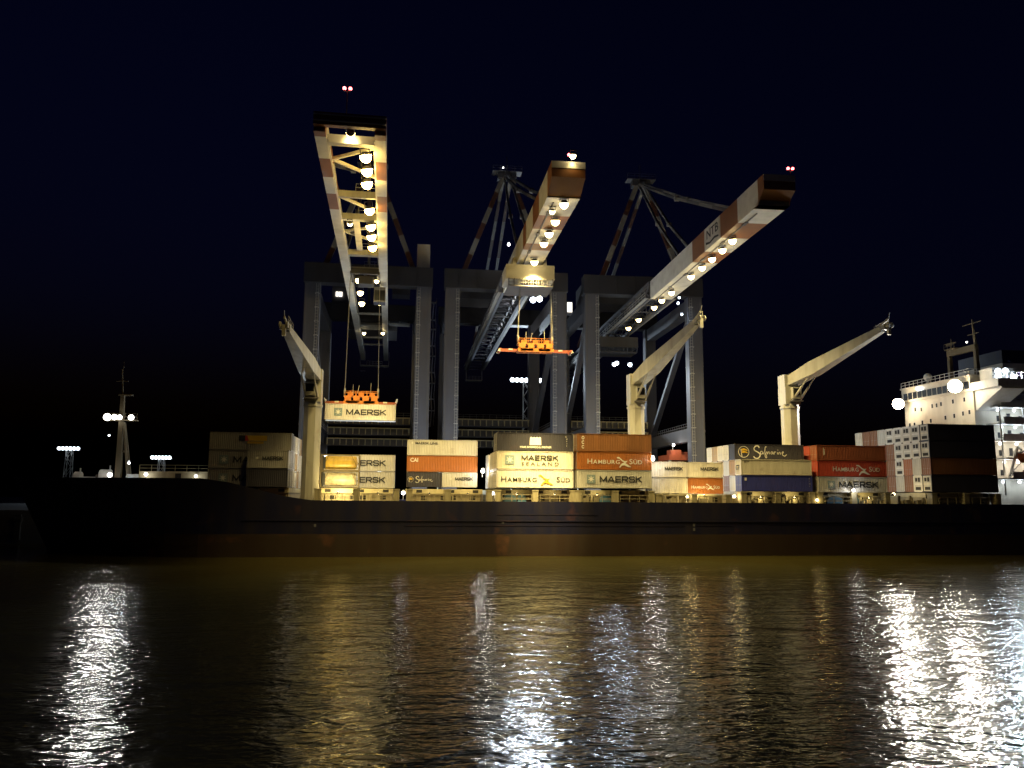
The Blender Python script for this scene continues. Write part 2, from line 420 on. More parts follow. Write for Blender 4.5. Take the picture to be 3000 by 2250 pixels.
GS = 'containers stacked on the deck'
def build_containers():
    # bow stack
    H = 2.78
    t = container(-23.75, 125.0, 10.25, L20, H, 'c_charcoal', 'dark grey short container at the bottom of the bow stack, by the foremost deck crane', GS)
    t = container(-23.75, 125.0, 13.05, L20, H, 'c_grey_dim', 'short grey container with small black lettering, middle of the bow stack', GS)
    maersk(t, L20, H, False)
    t = container(-29.9, 127.5, 10.25, L40, H, 'c_grey_dim', 'dim grey container with star emblem, bottom tier of the bow stack', GS); maersk(t, L40, H)
    t = container(-29.9, 127.5, 13.05, L40, H, 'c_grey_dim', 'dim grey container with star emblem, middle tier of the bow stack', GS); maersk(t, L40, H)
    t = container(-29.9, 127.5, 15.85, L40, H, 'c_grey_dim', 'grey container with black, red and yellow sign, top of the bow stack', GS)
    mb = MB(); y = FACE
    mb.box((4.3, y-.004, 1.5), (5.25, y+.004, 2.3), 0); mb.box((5.25, y-.004, 1.5), (8.5, y+.004, 2.3), 1)
    poly_plate(mb, [(5.25,1.5),(5.8,1.5),(5.55,2.3),(5.25,2.3)], y-.012, y-.005, 2)
    mb.box((5.6, y-.004, 1.05), (8.0, y+.004, 1.4), 1)
    part('sign_panel', mb, ['letter_black', 'letter_gold', 'emblem_red'], t)
    inner(-29.9, [2,3,4,5,6], 10.25, [['c_cream','c_grey','c_grey'],['c_grey','c_tan','c_cream'],['c_tan','c_grey','c_grey'],['c_grey','c_cream','c_tan'],['c_cream','c_grey']], 2.7, 'end lit yellow beside the foremost deck crane', GS)
    # behind the tank containers
    for i, (nm, kk) in enumerate((('lower', 10.35), ('upper', 13.27))):
        t = container(-14.15, 142.5, kk, L40, 2.9, 'c_grey', f'{nm} grey container half hidden behind the two tank containers', GS); maersk(t, L40, 2.9)
    # stack of four with the orange container in the middle
    y = 140.0
    t = container(.1, y, 10.6, L20, 2.6, 'c_charcoal', 'short dark grey container with white script under an orange container', GS); script_sign(t, .35, FACE, 1.3, .0036)
    t = container(6.23, y, 10.6, L20, 2.6, 'c_grey', 'short grey container with black lettering under an orange container', GS); maersk(t, L20, 2.6, False)
    t = container(.1, y, 13.21, L40, 2.8, 'c_orange', 'orange container with small white letters, between cream and short grey containers', GS)
    letters(t, 'CAI', .95, 'letter_white', .55, FACE, 1.72, .9, .02)
    t = container(.1, y, 16.02, L40, 2.75, 'c_grey', 'cream container with small lettering at its top corner, on an orange one', GS)
    star(t, .85, FACE, 2.15, .55, False); letters(t, 'MAERSK LINE', .58, 'letter_black', 1.35, FACE, 1.95, 1.12, .008)
    # floodlit stack
    x = 14.0
    t = container(x, 125, 10.45, L40, 2.88, 'c_white', 'white container with gold flags, bottom of the brightest floodlit stack', GS); hamburg(t, L40, 2.88, 'letter_black', 'letter_gold', 'letter_gold', .06, .52, .78, .955)
    t = container(x, 125, 13.34, L40, 2.88, 'c_cream', 'pale container with star emblem and two lines of lettering, brightly floodlit', GS)
    star(t, 2.05, FACE, 1.5, 1.45); block_word(t, 'MAERSK', 3.9, 9.75, FACE-.008, 1.42, .82); fit(t, 'S E A L A N D', .78, 'letter_black', 3.9, 9.85, FACE, .62, .004)
    t = container(x, 125, 16.23, L40, 2.88, 'c_charcoal', 'black container with white emblem above small white lettering', GS)
    mb = MB(); pts = [(5.2, .95), (7.05, .95)]
    for i in range(4):
        for a in (0, 1, 2, 3): pts.append((7.05 - (i + .12 + a*.25)*.4625, 2.12 + (.12 if a in (1, 2) else .0)))
    poly_plate(mb, pts, FACE-.006, FACE+.006, 0); part('emblem', mb, 'letter_white', t)
    fit(t, 'YOUR INTERMODAL PARTNER', .42, 'letter_white', 3.6, 8.7, FACE, .48, .010)
    for i in range(5): letters(t, 'O8I1I'[i], .30, 'letter_white', 11.1 if i else 10.9, FACE, 2.2 - i*.36)
    inner(x, [1,2,3], 10.45, [['c_cream','c_cream','c_charcoal'],['c_grey','c_cream',None],['c_cream','c_grey',None]], 2.88, 'behind the brightest floodlit stack', GS)
    inner(x, [5,6], 10.45, [['c_white','c_white'],['c_white','c_white']], 2.88, 'behind the brightest floodlit stack', GS)
    # two orange containers on a grey one
    x = 26.8
    t = container(x, 125, 10.5, L40, 2.88, 'c_grey', 'grey corrugated container with star emblem under two orange containers', GS); maersk(t, L40, 2.88)
    t = container(x, 125, 13.39, L40, 2.88, 'c_orange', 'orange container with cream lettering and bird flourish, middle of its stack', GS); hamburg(t, L40, 2.88, 'letter_white', 'letter_white', None)
    t = container(x, 125, 16.28, L40, 2.88, 'c_brown', 'brownish orange container with three white marks, topmost of its stack', GS)
    for i, ch in enumerate('OCC'): letters(t, ch, .72, 'letter_white', .75, FACE, 1.95-.72*i, .8, .03)
    inner(x, [1,2,3], 10.5, [['c_grey','c_cream','c_grey'],['c_white','c_grey','c_white'],['c_grey','c_white',None]], 2.88, 'behind the two orange containers', GS)
    # short containers
    x = 39.75; y = 127.5
    t = container(x, y, 9.75, L20, 2.59, 'c_cream', 'plain cream short container, lower left of a block of four', GS)
    t = container(x+6.1, y, 9.75, L20, 2.59, 'c_orange', 'bright orange short container with pale lettering, lower right of four', GS); hamburg(t, L20, 2.59, 'letter_white', 'letter_white', None, .10, .55, .72, .90, .6)
    t = container(x, y, 12.36, L20, 2.59, 'c_cream', 'short cream lettered container, upper left of a block of four', GS); maersk(t, L20, 2.59, False)
    t = container(x+6.1, y, 12.36, L20, 2.59, 'c_cream', 'short cream lettered container resting on the bright orange short container', GS); maersk(t, L20, 2.59, False)
    # blue, cream, charcoal script
    x = 54.0
    t = container(x, 125, 10.2, L40, 2.6, 'c_blue', 'blue container at the bottom of its stack, under a plain cream one', GS)
    mb = MB(); mb.box((.55, FACE-.004, 1.75), (.88, FACE+.004, 2.2)); part('emblem', mb, 'letter_white', t)
    for i in range(4): letters(t, '8IO1'[i], .3, 'letter_white', 11.6, FACE, 2.05-i*.42)
    t = container(x, 125, 12.81, L40, 2.6, 'c_cream', 'plain cream container resting on the blue container', GS, 'blank')
    letters(t, 'CT', 1.05, 'letter_black', -.02, 2.1, .95, 1.0, .03, -PI/2); letters(t, '2210', .34, 'letter_black', .5, FACE, 2.12, 1.3, .01)
    inner(x, [1], 10.2, [['c_white','c_tan']], 2.6, 'behind the blue container', GS, 'blank')
    t = container(x, 127.5, 15.44, L40, 2.6, 'c_charcoal', 'charcoal container with white brush script, topmost of its stack', GS, 'blank'); script_sign(t, .95, FACE, 1.3, .0071)
    inner(x, [2,3,4,5], 10.2, [['c_brown','c_grey','c_cream'],['c_grey','c_tan','c_cream'],['c_cream','c_grey','c_tan'],['c_tan','c_cream','c_cream']], 2.6, 'behind the charcoal script container', GS)
    # red stack
    x = 67.2
    t = container(x, 125, 10.15, L40, 2.58, 'c_grey', 'grey container with star emblem under a red container', GS); maersk(t, L40, 2.58)
    t = container(x, 125, 12.74, L40, 2.58, 'c_red', 'red container with white lettering and bird flourish, middle of its stack', GS); hamburg(t, L40, 2.58, 'letter_white', 'letter_white', None, .22, .59, .745, .90)
    t = container(x, 125, 15.33, L40, 2.58, 'c_redbrown', 'reddish brown container resting on the red lettered container', GS)
    mb = MB(); mb.box((1.1, FACE-.004, .9), (1.22, FACE+.004, 2.1)); mb.box((1.3, FACE-.004, 1.0), (1.38, FACE+.004, 1.9)); part('marking', mb, 'letter_white', t)
    inner(x, [1,2], 10.15, [['c_cream','c_red','c_red'],['c_tan','c_redbrown','c_brown']], 2.58, 'behind the red lettered container', GS)
    # tall stack before the bridge
    x = 87.4
    rows = [['c_shaded*','c_brown','c_shaded*','c_shaded*'],['c_white*','c_grey','c_white*','c_white*'],['c_brown','c_orange','c_white*','c_white*'],['c_grey','c_white*','c_white*','c_white*'],
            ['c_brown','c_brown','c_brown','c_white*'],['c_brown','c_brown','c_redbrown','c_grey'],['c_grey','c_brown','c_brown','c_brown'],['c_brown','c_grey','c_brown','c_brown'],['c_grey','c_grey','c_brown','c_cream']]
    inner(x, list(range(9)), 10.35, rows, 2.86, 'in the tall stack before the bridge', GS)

def tank_container(z, label, col='tank'):
    t = thing('tank_container', label, 'tank container', (-13.45, 130.0, z), 0, 'tank containers')
    L, H = L20, 2.59; f = MB()
    for x in (0, L-.15):
        for y in (0, W-.15): f.box((x, y, 0), (x+.15, y+.15, H))
        f.box((x, .152, 0), (x+.15, W-.152, .15)); f.box((x, .152, H-.15), (x+.15, W-.152, H))
    for y in (0, W-.12):
        f.box((.152, y, .004), (L-.152, y+.12, .14)); f.box((.152, y, H-.12), (L-.152, y+.12, H-.004))
    f.bar((.1, .06, .1), (1.3, .06, H-.1), .07); f.bar((L-.1, .06, .1), (L-1.3, .06, H-.1), .07)
    part('frame', f, 'mast_paint', t)
    s = MB(); cy, cz, r = W/2, H/2, 1.06; n = 20; prof = [(.3, .2), (.36, .7), (.5, .95), (.75, 1.06)] + [(.75 + i*(L-1.5)/6, 1.06) for i in range(1, 6)] + [(L-.75, 1.06), (L-.5, .95), (L-.36, .7), (L-.3, .2)]
    vs = [(a, cy + q*math.cos(2*PI*i/n), cz + q*math.sin(2*PI*i/n)) for a, q in prof for i in range(n)]
    s.add(vs, [(j*n+i, j*n+(i+1) % n, (j+1)*n+(i+1) % n, (j+1)*n+i) for j in range(len(prof)-1) for i in range(n)])
    for i in range(1, 6):
        a = .75 + i*(L-1.5)/6; s.tube((a-.04, cy, cz), (a+.04, cy, cz), 1.09, 20)
    part('tank', s, col, t)
    m = MB(); m.box((.36, -.02, .35), (.80, .02, 2.2), 0); part('data_plate', m, 'letter_black', t)
    w = MB(); w.box((.6, W/2-.3, H-.13), (L-.6, W/2+.3, H-.07)); part('walkway', w, 'steel', t)

build_containers()
tank_container(10.35, 'pale tank container in a yellow frame, lower of the two')
tank_container(12.97, 'rust-stained yellowish tank container in a frame, upper of the two', 'tank_gold')

# ------------------------------------------------------------------ spreaders and the hanging load
def spreader(name_label, loc, bright=True, length=12.0, flippers=True):
    t = thing('container_spreader', name_label, 'spreader', loc, 0, 'orange lifting spreaders')
    h = length/2
    a = MB()
    for y in (-.75, .75): a.box((-3.0, y-.22, 0), (3.0, y+.22, .55))
    for x in (-2.9, -1.0, 1.0, 2.9): a.box((x-.15, -.53, .05), (x+.15, .53, .5))
    a.box((-2.6, -.97, .1), (-.4, -.93, .5)); a.box((.5, -.97, .08), (2.4, -.93, .52))
    part('main_frame', a, 'orange', t)
    for s in (-1, 1):
        b_ = MB()
        for y in (-.5, .5): b_.box((min(s*3.02, s*h), y-.12, .12), (max(s*3.02, s*h), y+.12, .42))
        b_.box((s*h-.18, -1.2, .0), (s*h+.18, 1.2, .4)); b_.box((s*4.2-.35, -.66, .2), (s*4.2+.35, -.62, .45), 1)
        part('telescopic_arm', b_, ['spreader_red', 'stripe_white'], t)
        for y in (-1.15, 1.15):
            f_ = MB(); f_.bar((s*(h+.05), y, .25), (s*(h+.32), y*1.08, .95 if bright else -.1), .22, .16); f_.box((s*h-.1, y-.1, -.18), (s*h+.1, y+.1, 0)) ; part('corner_guide', f_, 'letter_white', t)
    k = MB()
    for x in (-2.3, -.8, .8, 2.3): k.box((x-.55, -.98, .62), (x+.55, -.90, 1.25)); k.box((x-.5, -.7, .58), (x+.5, .7, 1.15))
    k.box((-2.95, -.95, 1.26), (2.95, .95, 1.42))
    for x in [-2.85 + i*.95 for i in range(7)]:
        k.bar((x, -.92, 1.42), (x, -.92, 2.25), .06)
        k.bar((x, .92, 1.42), (x, .92, 2.25), .06)
    k.box((-2.9, -.95, 2.2), (2.9, -.89, 2.27)); k.box((-2.9, -.95, 1.85), (2.9, -.89, 1.9)); k.box((-2.9, .89, 2.2), (2.9, .95, 2.27))
    for x in (-1.9, 0, 1.9): k.box((x-.45, -.7, 1.42), (x+.45, .5, 2.0))
    part('headblock', k, 'orange', t)
    for x in (-2.9, 2.9):
        s_ = MB(); s_.tube((x-.12, 0, 2.2), (x+.12, 0, 2.2), .55, 16); s_.bar((x, 0, 1.3), (x, 0, 2.9), .3, .12); part('rope_sheave', s_, 'steel', t)
    for a in (((-1.5, .2, 2.0), (-1.5, .2, 3.6)), ((-.7, .2, 2.0), (-.45, .2, 3.4)), ((1.6, .2, 2.0), (1.6, .2, 3.9))):
        r = MB(); r.bar(*a, .08); part('cable_mast', r, 'steel', t)
    return t
spreader('orange spreader locked onto the hanging pale container, left crane', (-8.2, 143.3, 25.05))
spreader('empty orange spreader hanging under the middle gantry crane', (20.9, 130.6, 33.0), False)
t = container(-14.3, 142.08, 22.1, L40, 2.9, 'c_white', 'pale lettered container hanging in the air below the left crane', 'containers stacked on the deck'); maersk(t, L40, 2.9)
del t['group']

# ------------------------------------------------------------------ gantry cranes
def banded(mb, p, q, w, h, n, first=0, mis=(0, 1)):
    p, q = V(p), V(q)
    for i in range(n): mb.bar(p.lerp(q, i/n), p.lerp(q, (i+1)/n), w, h, mis[(i+first) % 2])
def handrail(mb, p, q, h=1.1, step=1.6, w=.05):
    p, q = V(p), V(q); n = max(1, int((q-p).length/step))
    for i in range(n+1): a = p.lerp(q, i/n); mb.bar(a, a+V((0,0,h)), w)
    for k in (h, h*.5): mb.bar(p+V((0,0,k)), q+V((0,0,k)), w)
GX = 11.35                                                  # half leg spacing
def gantry(label, cx, a, twin, bands, back):
    t = thing('gantry_crane', label, 'gantry crane', (cx, 165, 6), math.radians(a), 'container gantry cranes on the quay')
    Z = 42.3                                                # boom underside above the quay
    for x in (-GX, GX):
        for y, w in ((0, 3.1), (35, 2.7)):
            m = MB(); m.box((x-w/2, y-1.2, 2.2), (x+w/2, y+1.2, 46.3)); m.box((x-w/2-.06, y-1.26, 17), (x+w/2+.06, y+1.26, 17.35)); m.box((x-w/2-.05, y-1.25, 31), (x+w/2+.05, y+1.25, 31.2))
            lg = part('leg', m, 'crane_grey', t)
            m = MB(); s_ = 1 if x < 0 else -1; lx = x + s_*(w/2-.5); ly = y-1.2
            for dx in (-.25, .25): m.box((lx+dx-.03, ly-.32, 8), (lx+dx+.03, ly-.26, 46))
            for k in range(60): m.box((lx-.22, ly-.31, 8.2+k*.63), (lx+.22, ly-.27, 8.25+k*.63))
            for k in range(13): m.box((lx-.4, ly-.75, 9+k*2.9), (lx+.4, ly-.70, 9.12+k*2.9)); m.box((lx-.4, ly-.70, 9+k*2.9), (lx-.34, ly-.003, 9.12+k*2.9)); m.box((lx+.34, ly-.70, 9+k*2.9), (lx+.4, ly-.003, 9.12+k*2.9))
            part('ladder', m, 'crane_dark' if y else 'steel', lg)
            m = MB(); m.box((x-s_*(w/2-.35)-.18, ly-.12, 3), (x-s_*(w/2-.35)+.18, ly-.003, 46)); part('cable_tray', m, 'crane_dark', lg)
        m = MB(); m.box((x-1, 1.3, 43.2), (x+1, 33.7, 46.2)); part('side_beam', m, 'crane_grey', t)
        m = MB(); m.bar((x, 33.4, 18.5), (x, 1.5, 43.0), 1.0, 1.2, up=(1,0,0)); part('brace', m, 'crane_grey', t)
        m = MB(); m.box((x-.8, 1.3, 15.2), (x+.8, 33.7, 18.0)); handrail(m, (x+1.6, 1.4, 18.0), (x+1.6, 33.6, 18.0)); m.box((x+.82, 1.3, 17.8), (x+1.75, 33.7, 18.0))
        handrail(m, (x-.7, 1.4, 18.0), (x-.7, 33.6, 18.0)); part('lower_side_beam', m, 'crane_dark', t)
    for y in (0, 35):
        m = MB(); m.box((-GX-1.8, y-1.5, 46.3), (GX+1.8, y+1.5, 50.4)); 
        for x in range(-10, 11, 4): m.box((x-.1, y-1.62, 46.4), (x+.1, y-1.5, 50.3))
        part('portal_crossbeam', m, 'beam_shaded', t)
        m = MB(); m.box((-GX-2, y-.9, .9), (GX+2, y+.9, 2.2)); part('sill_beam', m, 'crane_grey', t)
        for x in (-GX, GX):
            m = MB(); m.box((x-3.4, y-.5, .35), (x+3.4, y+.5, .9))
            for k in range(8): m.tube((x-3+k*.86, y-.2, .36), (x-3+k*.86, y+.2, .36), .35, 12)
            part('bogie', m, 'crane_dark', t)
    m = MB()                                                # ribbed landside platforms
    for k, z in enumerate((15.0, 17.6, 20.2)):
        m.box((-9.9, 32.6, z), (9.9, 36, z+.5)); m.box((-9.9, 33.2, z+.5), (9.9, 35.4, z+1.7))
        for i in range(14): m.box((-9.9+i*1.5, 32.0, z+.1), (-9.7+i*1.5, 33.2, z+1.5), 1)
        m.box((-9.9, 31.9, z+1.5), (9.9, 32.1, z+1.75), 1)
    handrail(m, (-9.9, 32.6, 22), (9.9, 32.6, 22)); part('landside_platform', m, ['crane_dark', 'ship_cream'], t)
    for s in (-1, 1):
        m = MB(); banded(m, (s*9.0, 0, 50.4), (s*.9, 0, 71.5), 1.0, 1.0, 6, 1); part('frame_leg', m, ['frame_white_shaded', 'frame_red_shaded'], t)
        m = MB(); banded(m, (s*.8, .5, 71.5), (s*1.6, 66, 47.5), .7, .7, 10); part('backstay', m, ['frame_white_shaded', 'frame_red_shaded'], t)
    m = MB(); m.box((-2.0, -.9, 71.2), (2.0, 1.2, 72.6)); m.box((-3.2, -1.2, 72.6), (3.2, 1.5, 72.75)); handrail(m, (-3.2, -1.2, 72.75), (3.2, -1.2, 72.75)); m.bar((0, .3, 72.7), (0, .3, 76.5), .12); m.tube((-.6, -.5, 71.9), (.6, -.5, 71.9), .9, 14)
    part('apex_head', m, ['crane_dark'], t)
    tip = -(165 - (84.5 if twin else 96.5))
    bt = 2.2 if twin else 3.6
    for ya, yb in ((-31, Z+bt), (tip+14, Z+bt)):            # forestays in two links
        for s in (-1, 1):
            x = s*(2.9 if twin else 1.6); p, q = V((x*.4, -.6, 71.6)), V((x, ya, yb)); j = p.lerp(q, .52) + V((0, 0, -1.2 if ya > -40 else -.6))
            m = MB(); banded(m, p, j, .42, .5, 4); banded(m, j, q, .42, .5, 4); m.tube(j-V((.4,0,0)), j+V((.4,0,0)), .5, 10)
            part('forestay', m, ['frame_white_shaded', 'crane_dark'], t)
    # boom and landside girder
    ys = [tip] + [v-165 for v in bands] + [back-165]
    m = MB()
    if twin:
        for s in (-1, 1):
            for i, (p, q) in enumerate(zip(ys, ys[1:])):
                q2 = q if i < len(ys)-2 else -14
                m.box((min(s*2.65, s*3.9), p, Z), (max(s*2.65, s*3.9), q2, Z+bt), 1 - i % 2)
            m.box((min(s*2.45, s*2.64), tip+2, Z+.1), (max(s*2.45, s*2.64), -14, Z+.35), 0)
        m.box((-3.9, tip-.7, Z+.5), (3.9, tip-.02, Z+bt-.25), 1); m.box((-2.62, tip+2.6, Z), (2.62, tip+3.5, Z+1.0), 0)
        for z in (.9, 1.6): m.bar((-3.9, tip-.85, Z+z), (3.9, tip-.85, Z+z), .12)
        part('boom', m, ['stripe_white', 'stripe_red'], t)
        for (x0, y0, x1, y1) in ((-2.6,-71,2.6,-66),(-2.6,-59,2.6,-53),(-2.6,-44,2.6,-39),(2.6,-75,-2.6,-71),(-2.6,-44,2.6,-47)):
            m = MB(); m.bar((x0,y0,Z+1), (x1,y1,Z+1), .34); part('cross_brace', m, 'stripe_white', t)
        for y, w in ((-60.5, .5), (-51.5, .9), (-34, 1.2), (-24, .6)):
            m = MB(); m.box((-2.63, y-w/2, Z+.2), (2.63, y+w/2, Z+1.1)); handrail(m, (-.2, y-w/2, Z+1.1), (2.6, y-w/2, Z+1.1), 1.0, .7); part('cross_beam', m, 'steel', t)
        m = MB(); m.box((-1.0, -51.2, Z+.5), (-.1, -36, Z+.9)); part('walkway', m, 'stripe_white', t)
        m = MB()
        for s in (-1, 1): m.box((min(s*2.65, s*3.9), -13.9, Z), (max(s*2.65, s*3.9), back-165, Z+bt))
        part('landside_girder', m, 'stripe_white', t)
        for y in (11, 24, 25.6, 27.2, 38, 48):
            m = MB(); m.box((-2.63, y-.15, Z+.3), (2.63, y+.15, Z+.75)); part('cross_beam', m, 'steel', t)
        m = MB(); yb = back-165
        m.box((-4.2, yb+.02, Z-1.6), (4.2, yb+2.2, Z-1.3)); handrail(m, (-2.3, yb, Z-1.3), (2.3, yb, Z-1.3), 1.1, .9, .08); handrail(m, (-4.2, yb, Z-1.3), (-4.2, yb+2.2, Z-1.3))
        for x in (-4.15, 4.15): m.bar((x, yb+.1, Z-1.6), (x, yb+.1, Z+2.6), .14)
        m.bar((-2.6, yb+1, Z-3), (-4.2, yb+1, Z-3), .12); part('end_platform', m, 'steel', t)
    else:
        w = 2.2
        for i, (p, q) in enumerate(zip(ys, ys[1:])):
            q2 = q if i < len(ys)-2 else -14
            if i == 0: m.box((-w, p-.06, Z+2.7), (w, p-.003, Z+bt), 0)
            if i == 0: m.prism([(p, Z+1.5), (p+3.4, Z), (q2, Z), (q2, Z+bt), (p, Z+bt)], 'x', -w, w, 1)
            else: m.box((-w, p, Z), (w, q2, Z+bt), 1 - i % 2)
        part('boom', m, ['stripe_white', 'stripe_red'], t)
        m = MB(); m.box((-1.16, tip+5, Z-.10), (-1.0, -14, Z-.01)); 
        for y in range(int(tip)+8, -14, 9): m.box((-1.3, y, Z-.16), (-.86, y+1.4, Z-.005))
        part('cable_tray', m, 'crane_dark', t)
        m = MB(); yb = back-165; n = 18
        for sx in (-1, 1):
            for z in (Z+.3, Z+bt-.3): m.box((sx*w-.3, -13.98, z-.3), (sx*w+.3, yb, z+.3))
            for i in range(n):
                a, c = -13.5+(yb+13)*i/n, -13.5+(yb+13)*(i+1)/n
                m.bar((sx*w, a, Z+.6), (sx*w, c, Z+bt-.6), .28) if i % 2 else m.bar((sx*w, a, Z+bt-.6), (sx*w, c, Z+.6), .28)
                m.bar((sx*w, a, Z+.6), (sx*w, a, Z+bt-.6), .2)
        for i in range(n+1): a = -13.5+(yb+13)*i/n; m.bar((-w+.3, a, Z+.3), (w-.3, a, Z+.3), .25); m.bar((-w+.3, a, Z+bt-.3), (w-.3, a, Z+bt-.3), .25)
        for i in range(n): a = -13.5+(yb+13)*i/n; m.bar((-w+.3, a, Z+bt-.3), (w-.3, a+(yb+13)/n, Z+bt-.3), .2)
        part('landside_girder', m, 'crane_grey', t)
        m = MB()
        for s in (-1, 1):
            m.box((min(s*2.25, s*3.2), -13.5, Z+.2), (max(s*2.25, s*3.2), back-165, Z+.3)); handrail(m, (s*3.15, -13.5, Z+.3), (s*3.15, back-165, Z+.3), 1.1, 2.4, .09)
        yb = back-165; m.box((-2.6, yb+.02, Z-3.2), (2.6, yb+3, Z-2.9)); handrail(m, (-2.6, yb, Z-2.9), (2.6, yb, Z-2.9), 1.1, .9)
        for x in (-2.5, 2.5): m.bar((x, yb+.2, Z-3), (x, yb+.2, Z+1), .2)
        part('girder_walkway', m, 'steel', t)
        for s in (-1, 1):
            m = MB(); m.box((s*3.4-.35, -1.2, Z+bt+.05), (s*3.4+.35, 1.2, 46.28)) if False else m.box((s*1.4-.4, -1.1, Z+bt), (s*1.4+.4, 1.1, 46.28)); part('girder_hanger', m, 'crane_grey', t)
    # obstruction beacon
    zt = Z+bt; bx = -.9 if twin else .1 if cx < 40 else 1.5; bh = 3.0 if twin else .9
    m = MB(); m.tube((bx+.4, tip+.6, zt-.3), (bx+.4, tip+.6, zt+bh), .06, 8); m.bar((bx, tip+.6, zt+bh), (bx+.8, tip+.6, zt+bh), .07)
    for x in (bx+.08, bx+.72): m.tube((x, tip+.6, zt+bh), (x, tip+.6, zt+bh+.12), .1, 8)
    bc = part('beacon', m, 'crane_dark', t)
    for x in (bx+.08, bx+.72):
        part('lens', MB().dome((x, tip+.6, zt+bh+.3), .2, 1, 10, 6, half=False), 'red_lens', bc)
    # stair tower on the right water-side leg, machinery house landside
    m = MB()
    for k in range(9):
        z = 18 + k*2.9; s = 1 if k % 2 else -1
        m.bar((GX+2.3, 5-s*2, z), (GX+2.3, 5+s*2, z+2.9), .7, .15, up=(1,0,0)); m.box((GX+1.8, 5+s*2-.6+(0), z+2.75), (GX+2.9, 5+s*2+.6, z+2.87))
        handrail(m, (GX+2.9, 5-s*2, z), (GX+2.9, 5+s*2, z+2.9), 1.0, 1.2)
    part('stair_tower', m, 'crane_dark', t)
    m = MB(); m.box((-6.2, 36.6, 44.4), (6.2, 50, 50.6)) if twin else m.box((-8.4, 24, 50.45), (8.4, 33.2, 55.6)); part('machinery_house', m, 'crane_dark' , t)
    return t

c1 = gantry('leftmost gantry crane, open twin-beam boom edged with many yellow lamps', -8.6, 1.15, True, [85.8, 91.7, 97.3, 102.9, 108.8], 236)
c2 = gantry('middle gantry crane, an empty orange spreader hanging below its solid striped boom', 20.1, -.3, False, [99.7, 106.8, 112.6, 119.6, 122.9], 250)
c3 = gantry('right gantry crane, long solid boom with a framed sign on its side', 50.0, -1.4, False, [98.4, 105.6, 112.4, 119.5, 125.4], 262)

def local(t, p):                                            # a measured place on the quay into the crane's own frame
    return Matrix.LocRotScale(t.location, t.rotation_euler, None).inverted() @ V(p)
WB, WB2 = 24000, 900
for i, (x, y) in enumerate([(-5.45,89.4),(-5.5,93.5),(-5.7,97.6),(-5.8,107.1),(-5.9,113.9),(-6.0,118.6),(-6.05,123.9)]):
    lamp(c1, local(c1, (x-.1, y, 48.0)), 'gold', .68, WB*.6, (.20, .30, -1), 96, blend=1)
lamp(c1, local(c1, (-7.0, 85.3, 48.75)), 'boom', .5, 800, (0, 1, -.15), 110, blend=1)
for x, y in [(-9.9,144.0),(-10.1,153.2),(-10.3,162.0)]: lamp(c1, local(c1, (x+.5, y, 47.9)), 'boom', .6, WB2, (0, -.1, -1), 150)
for x, y in [(-5.9,144.3),(-5.7,152.4),(-5.9,161.6)]: lamp(c1, local(c1, (x-.3, y, 47.9)), 'boom', .42, WB2, (0, -.1, -1), 150)
for x, y in [(-10.9,193.0),(-6.4,192.2)]: lamp(c1, local(c1, (x, y, 47.9)), 'warm', .42, 1500)
for x, y in [(19.9,100.3),(20.0,107.1),(20.05,112.5),(20.1,117.2),(20.2,127.1)]: lamp(c2, local(c2, (x, y, 47.75)), 'boom', .62, WB*1.1, (.05, .30, -1), 112, blend=1)
lamp(c2, local(c2, (20.2, 96.0, 52.6)), 'warm', .42, 130, (0, .22, -1), 120)
for x, y in [(48.0,111.6),(48.3,116.3),(48.5,121.1),(48.7,126.1),(48.8,131.7),(49.1,143.1),(49.2,149.3),(49.5,155.2),(49.7,167.0),(49.9,175.9)]:
    lamp(c3, local(c3, (x, y, 47.75)), 'boom', .58, WB*(.95 if y < 150 else .3), (.12, .12, -1), 118, blend=1)
# the narrow floodlights thrown on the cargo being worked
lamp(c2, local(c2, (18.9, 103.5, 47.8)), 'warm', .4, 300000, V((20.5, 125, 10.6)) - V((18.9, 103.5, 47.8)), 22, blend=1)
lamp(c1, local(c1, (-8.9, 113, 47.9)), 'warm', .4, 60000, V((-7.6, 142, 23.0)) - V((-8.9, 113, 47.9)), 22, blend=.8)
# trolleys
def trolley(t, y, z1, half, col, lamps, kind='cool', power=4000):
    m = MB(); m.box((-half, y-2.8, z1-3.0), (half, y+3.2, z1-.5)); m.box((-half-.05, y-2.86, z1-.9), (half+.05, y+3.25, z1-.75)); m.box((-half-.05, y-2.86, z1-2.9), (half+.05, y+3.25, z1-2.75))
    for s in (-1, 1): m.box((s*2.6-.3, y-2, z1-.5), (s*2.6+.3, y+2, z1+.9))
    tr = part('trolley', m, col, t)
    g_ = MB(); g_.box((-half+.3, y-3.4, z1-4.4), (half-.3, y+3.4, z1-4.2))
    for i in range(9): g_.bar((-half+.4+i*(2*half-.8)/8, y-3.3, z1-4.3), (-half+.4+i*(2*half-.8)/8, y-3.3, z1-3.0), .08)
    handrail(g_, (-half+.3, y-3.4, z1-4.3), (half-.3, y-3.4, z1-4.3), 1.1, .8); part('trolley_frame', g_, 'crane_dark', t)
    for x, zz, pw in lamps: lamp(t, (x, y-2.4, z1-zz), kind, .52, pw, (0, -.9, -.85), 82, blend=.3)
    return tr
lc = local(c2, (20.5, 132.3, 48.3)); trolley(c2, lc.y, 42.3, 4.1, 'stripe_white', [(1.6, 6.2, 42000), (.5, 6.4, 3000)])
lc = local(c3, (49.9, 190, 48.3)); trolley(c3, lc.y, 42.3, 4.9, 'crane_dark', [(-1.0, 7.2, 3600), (-.4, 6.9, 1200), (2.9, 7.2, 2800)])
lc = local(c1, (-8.2, 143.3, 48.3))
m = MB()
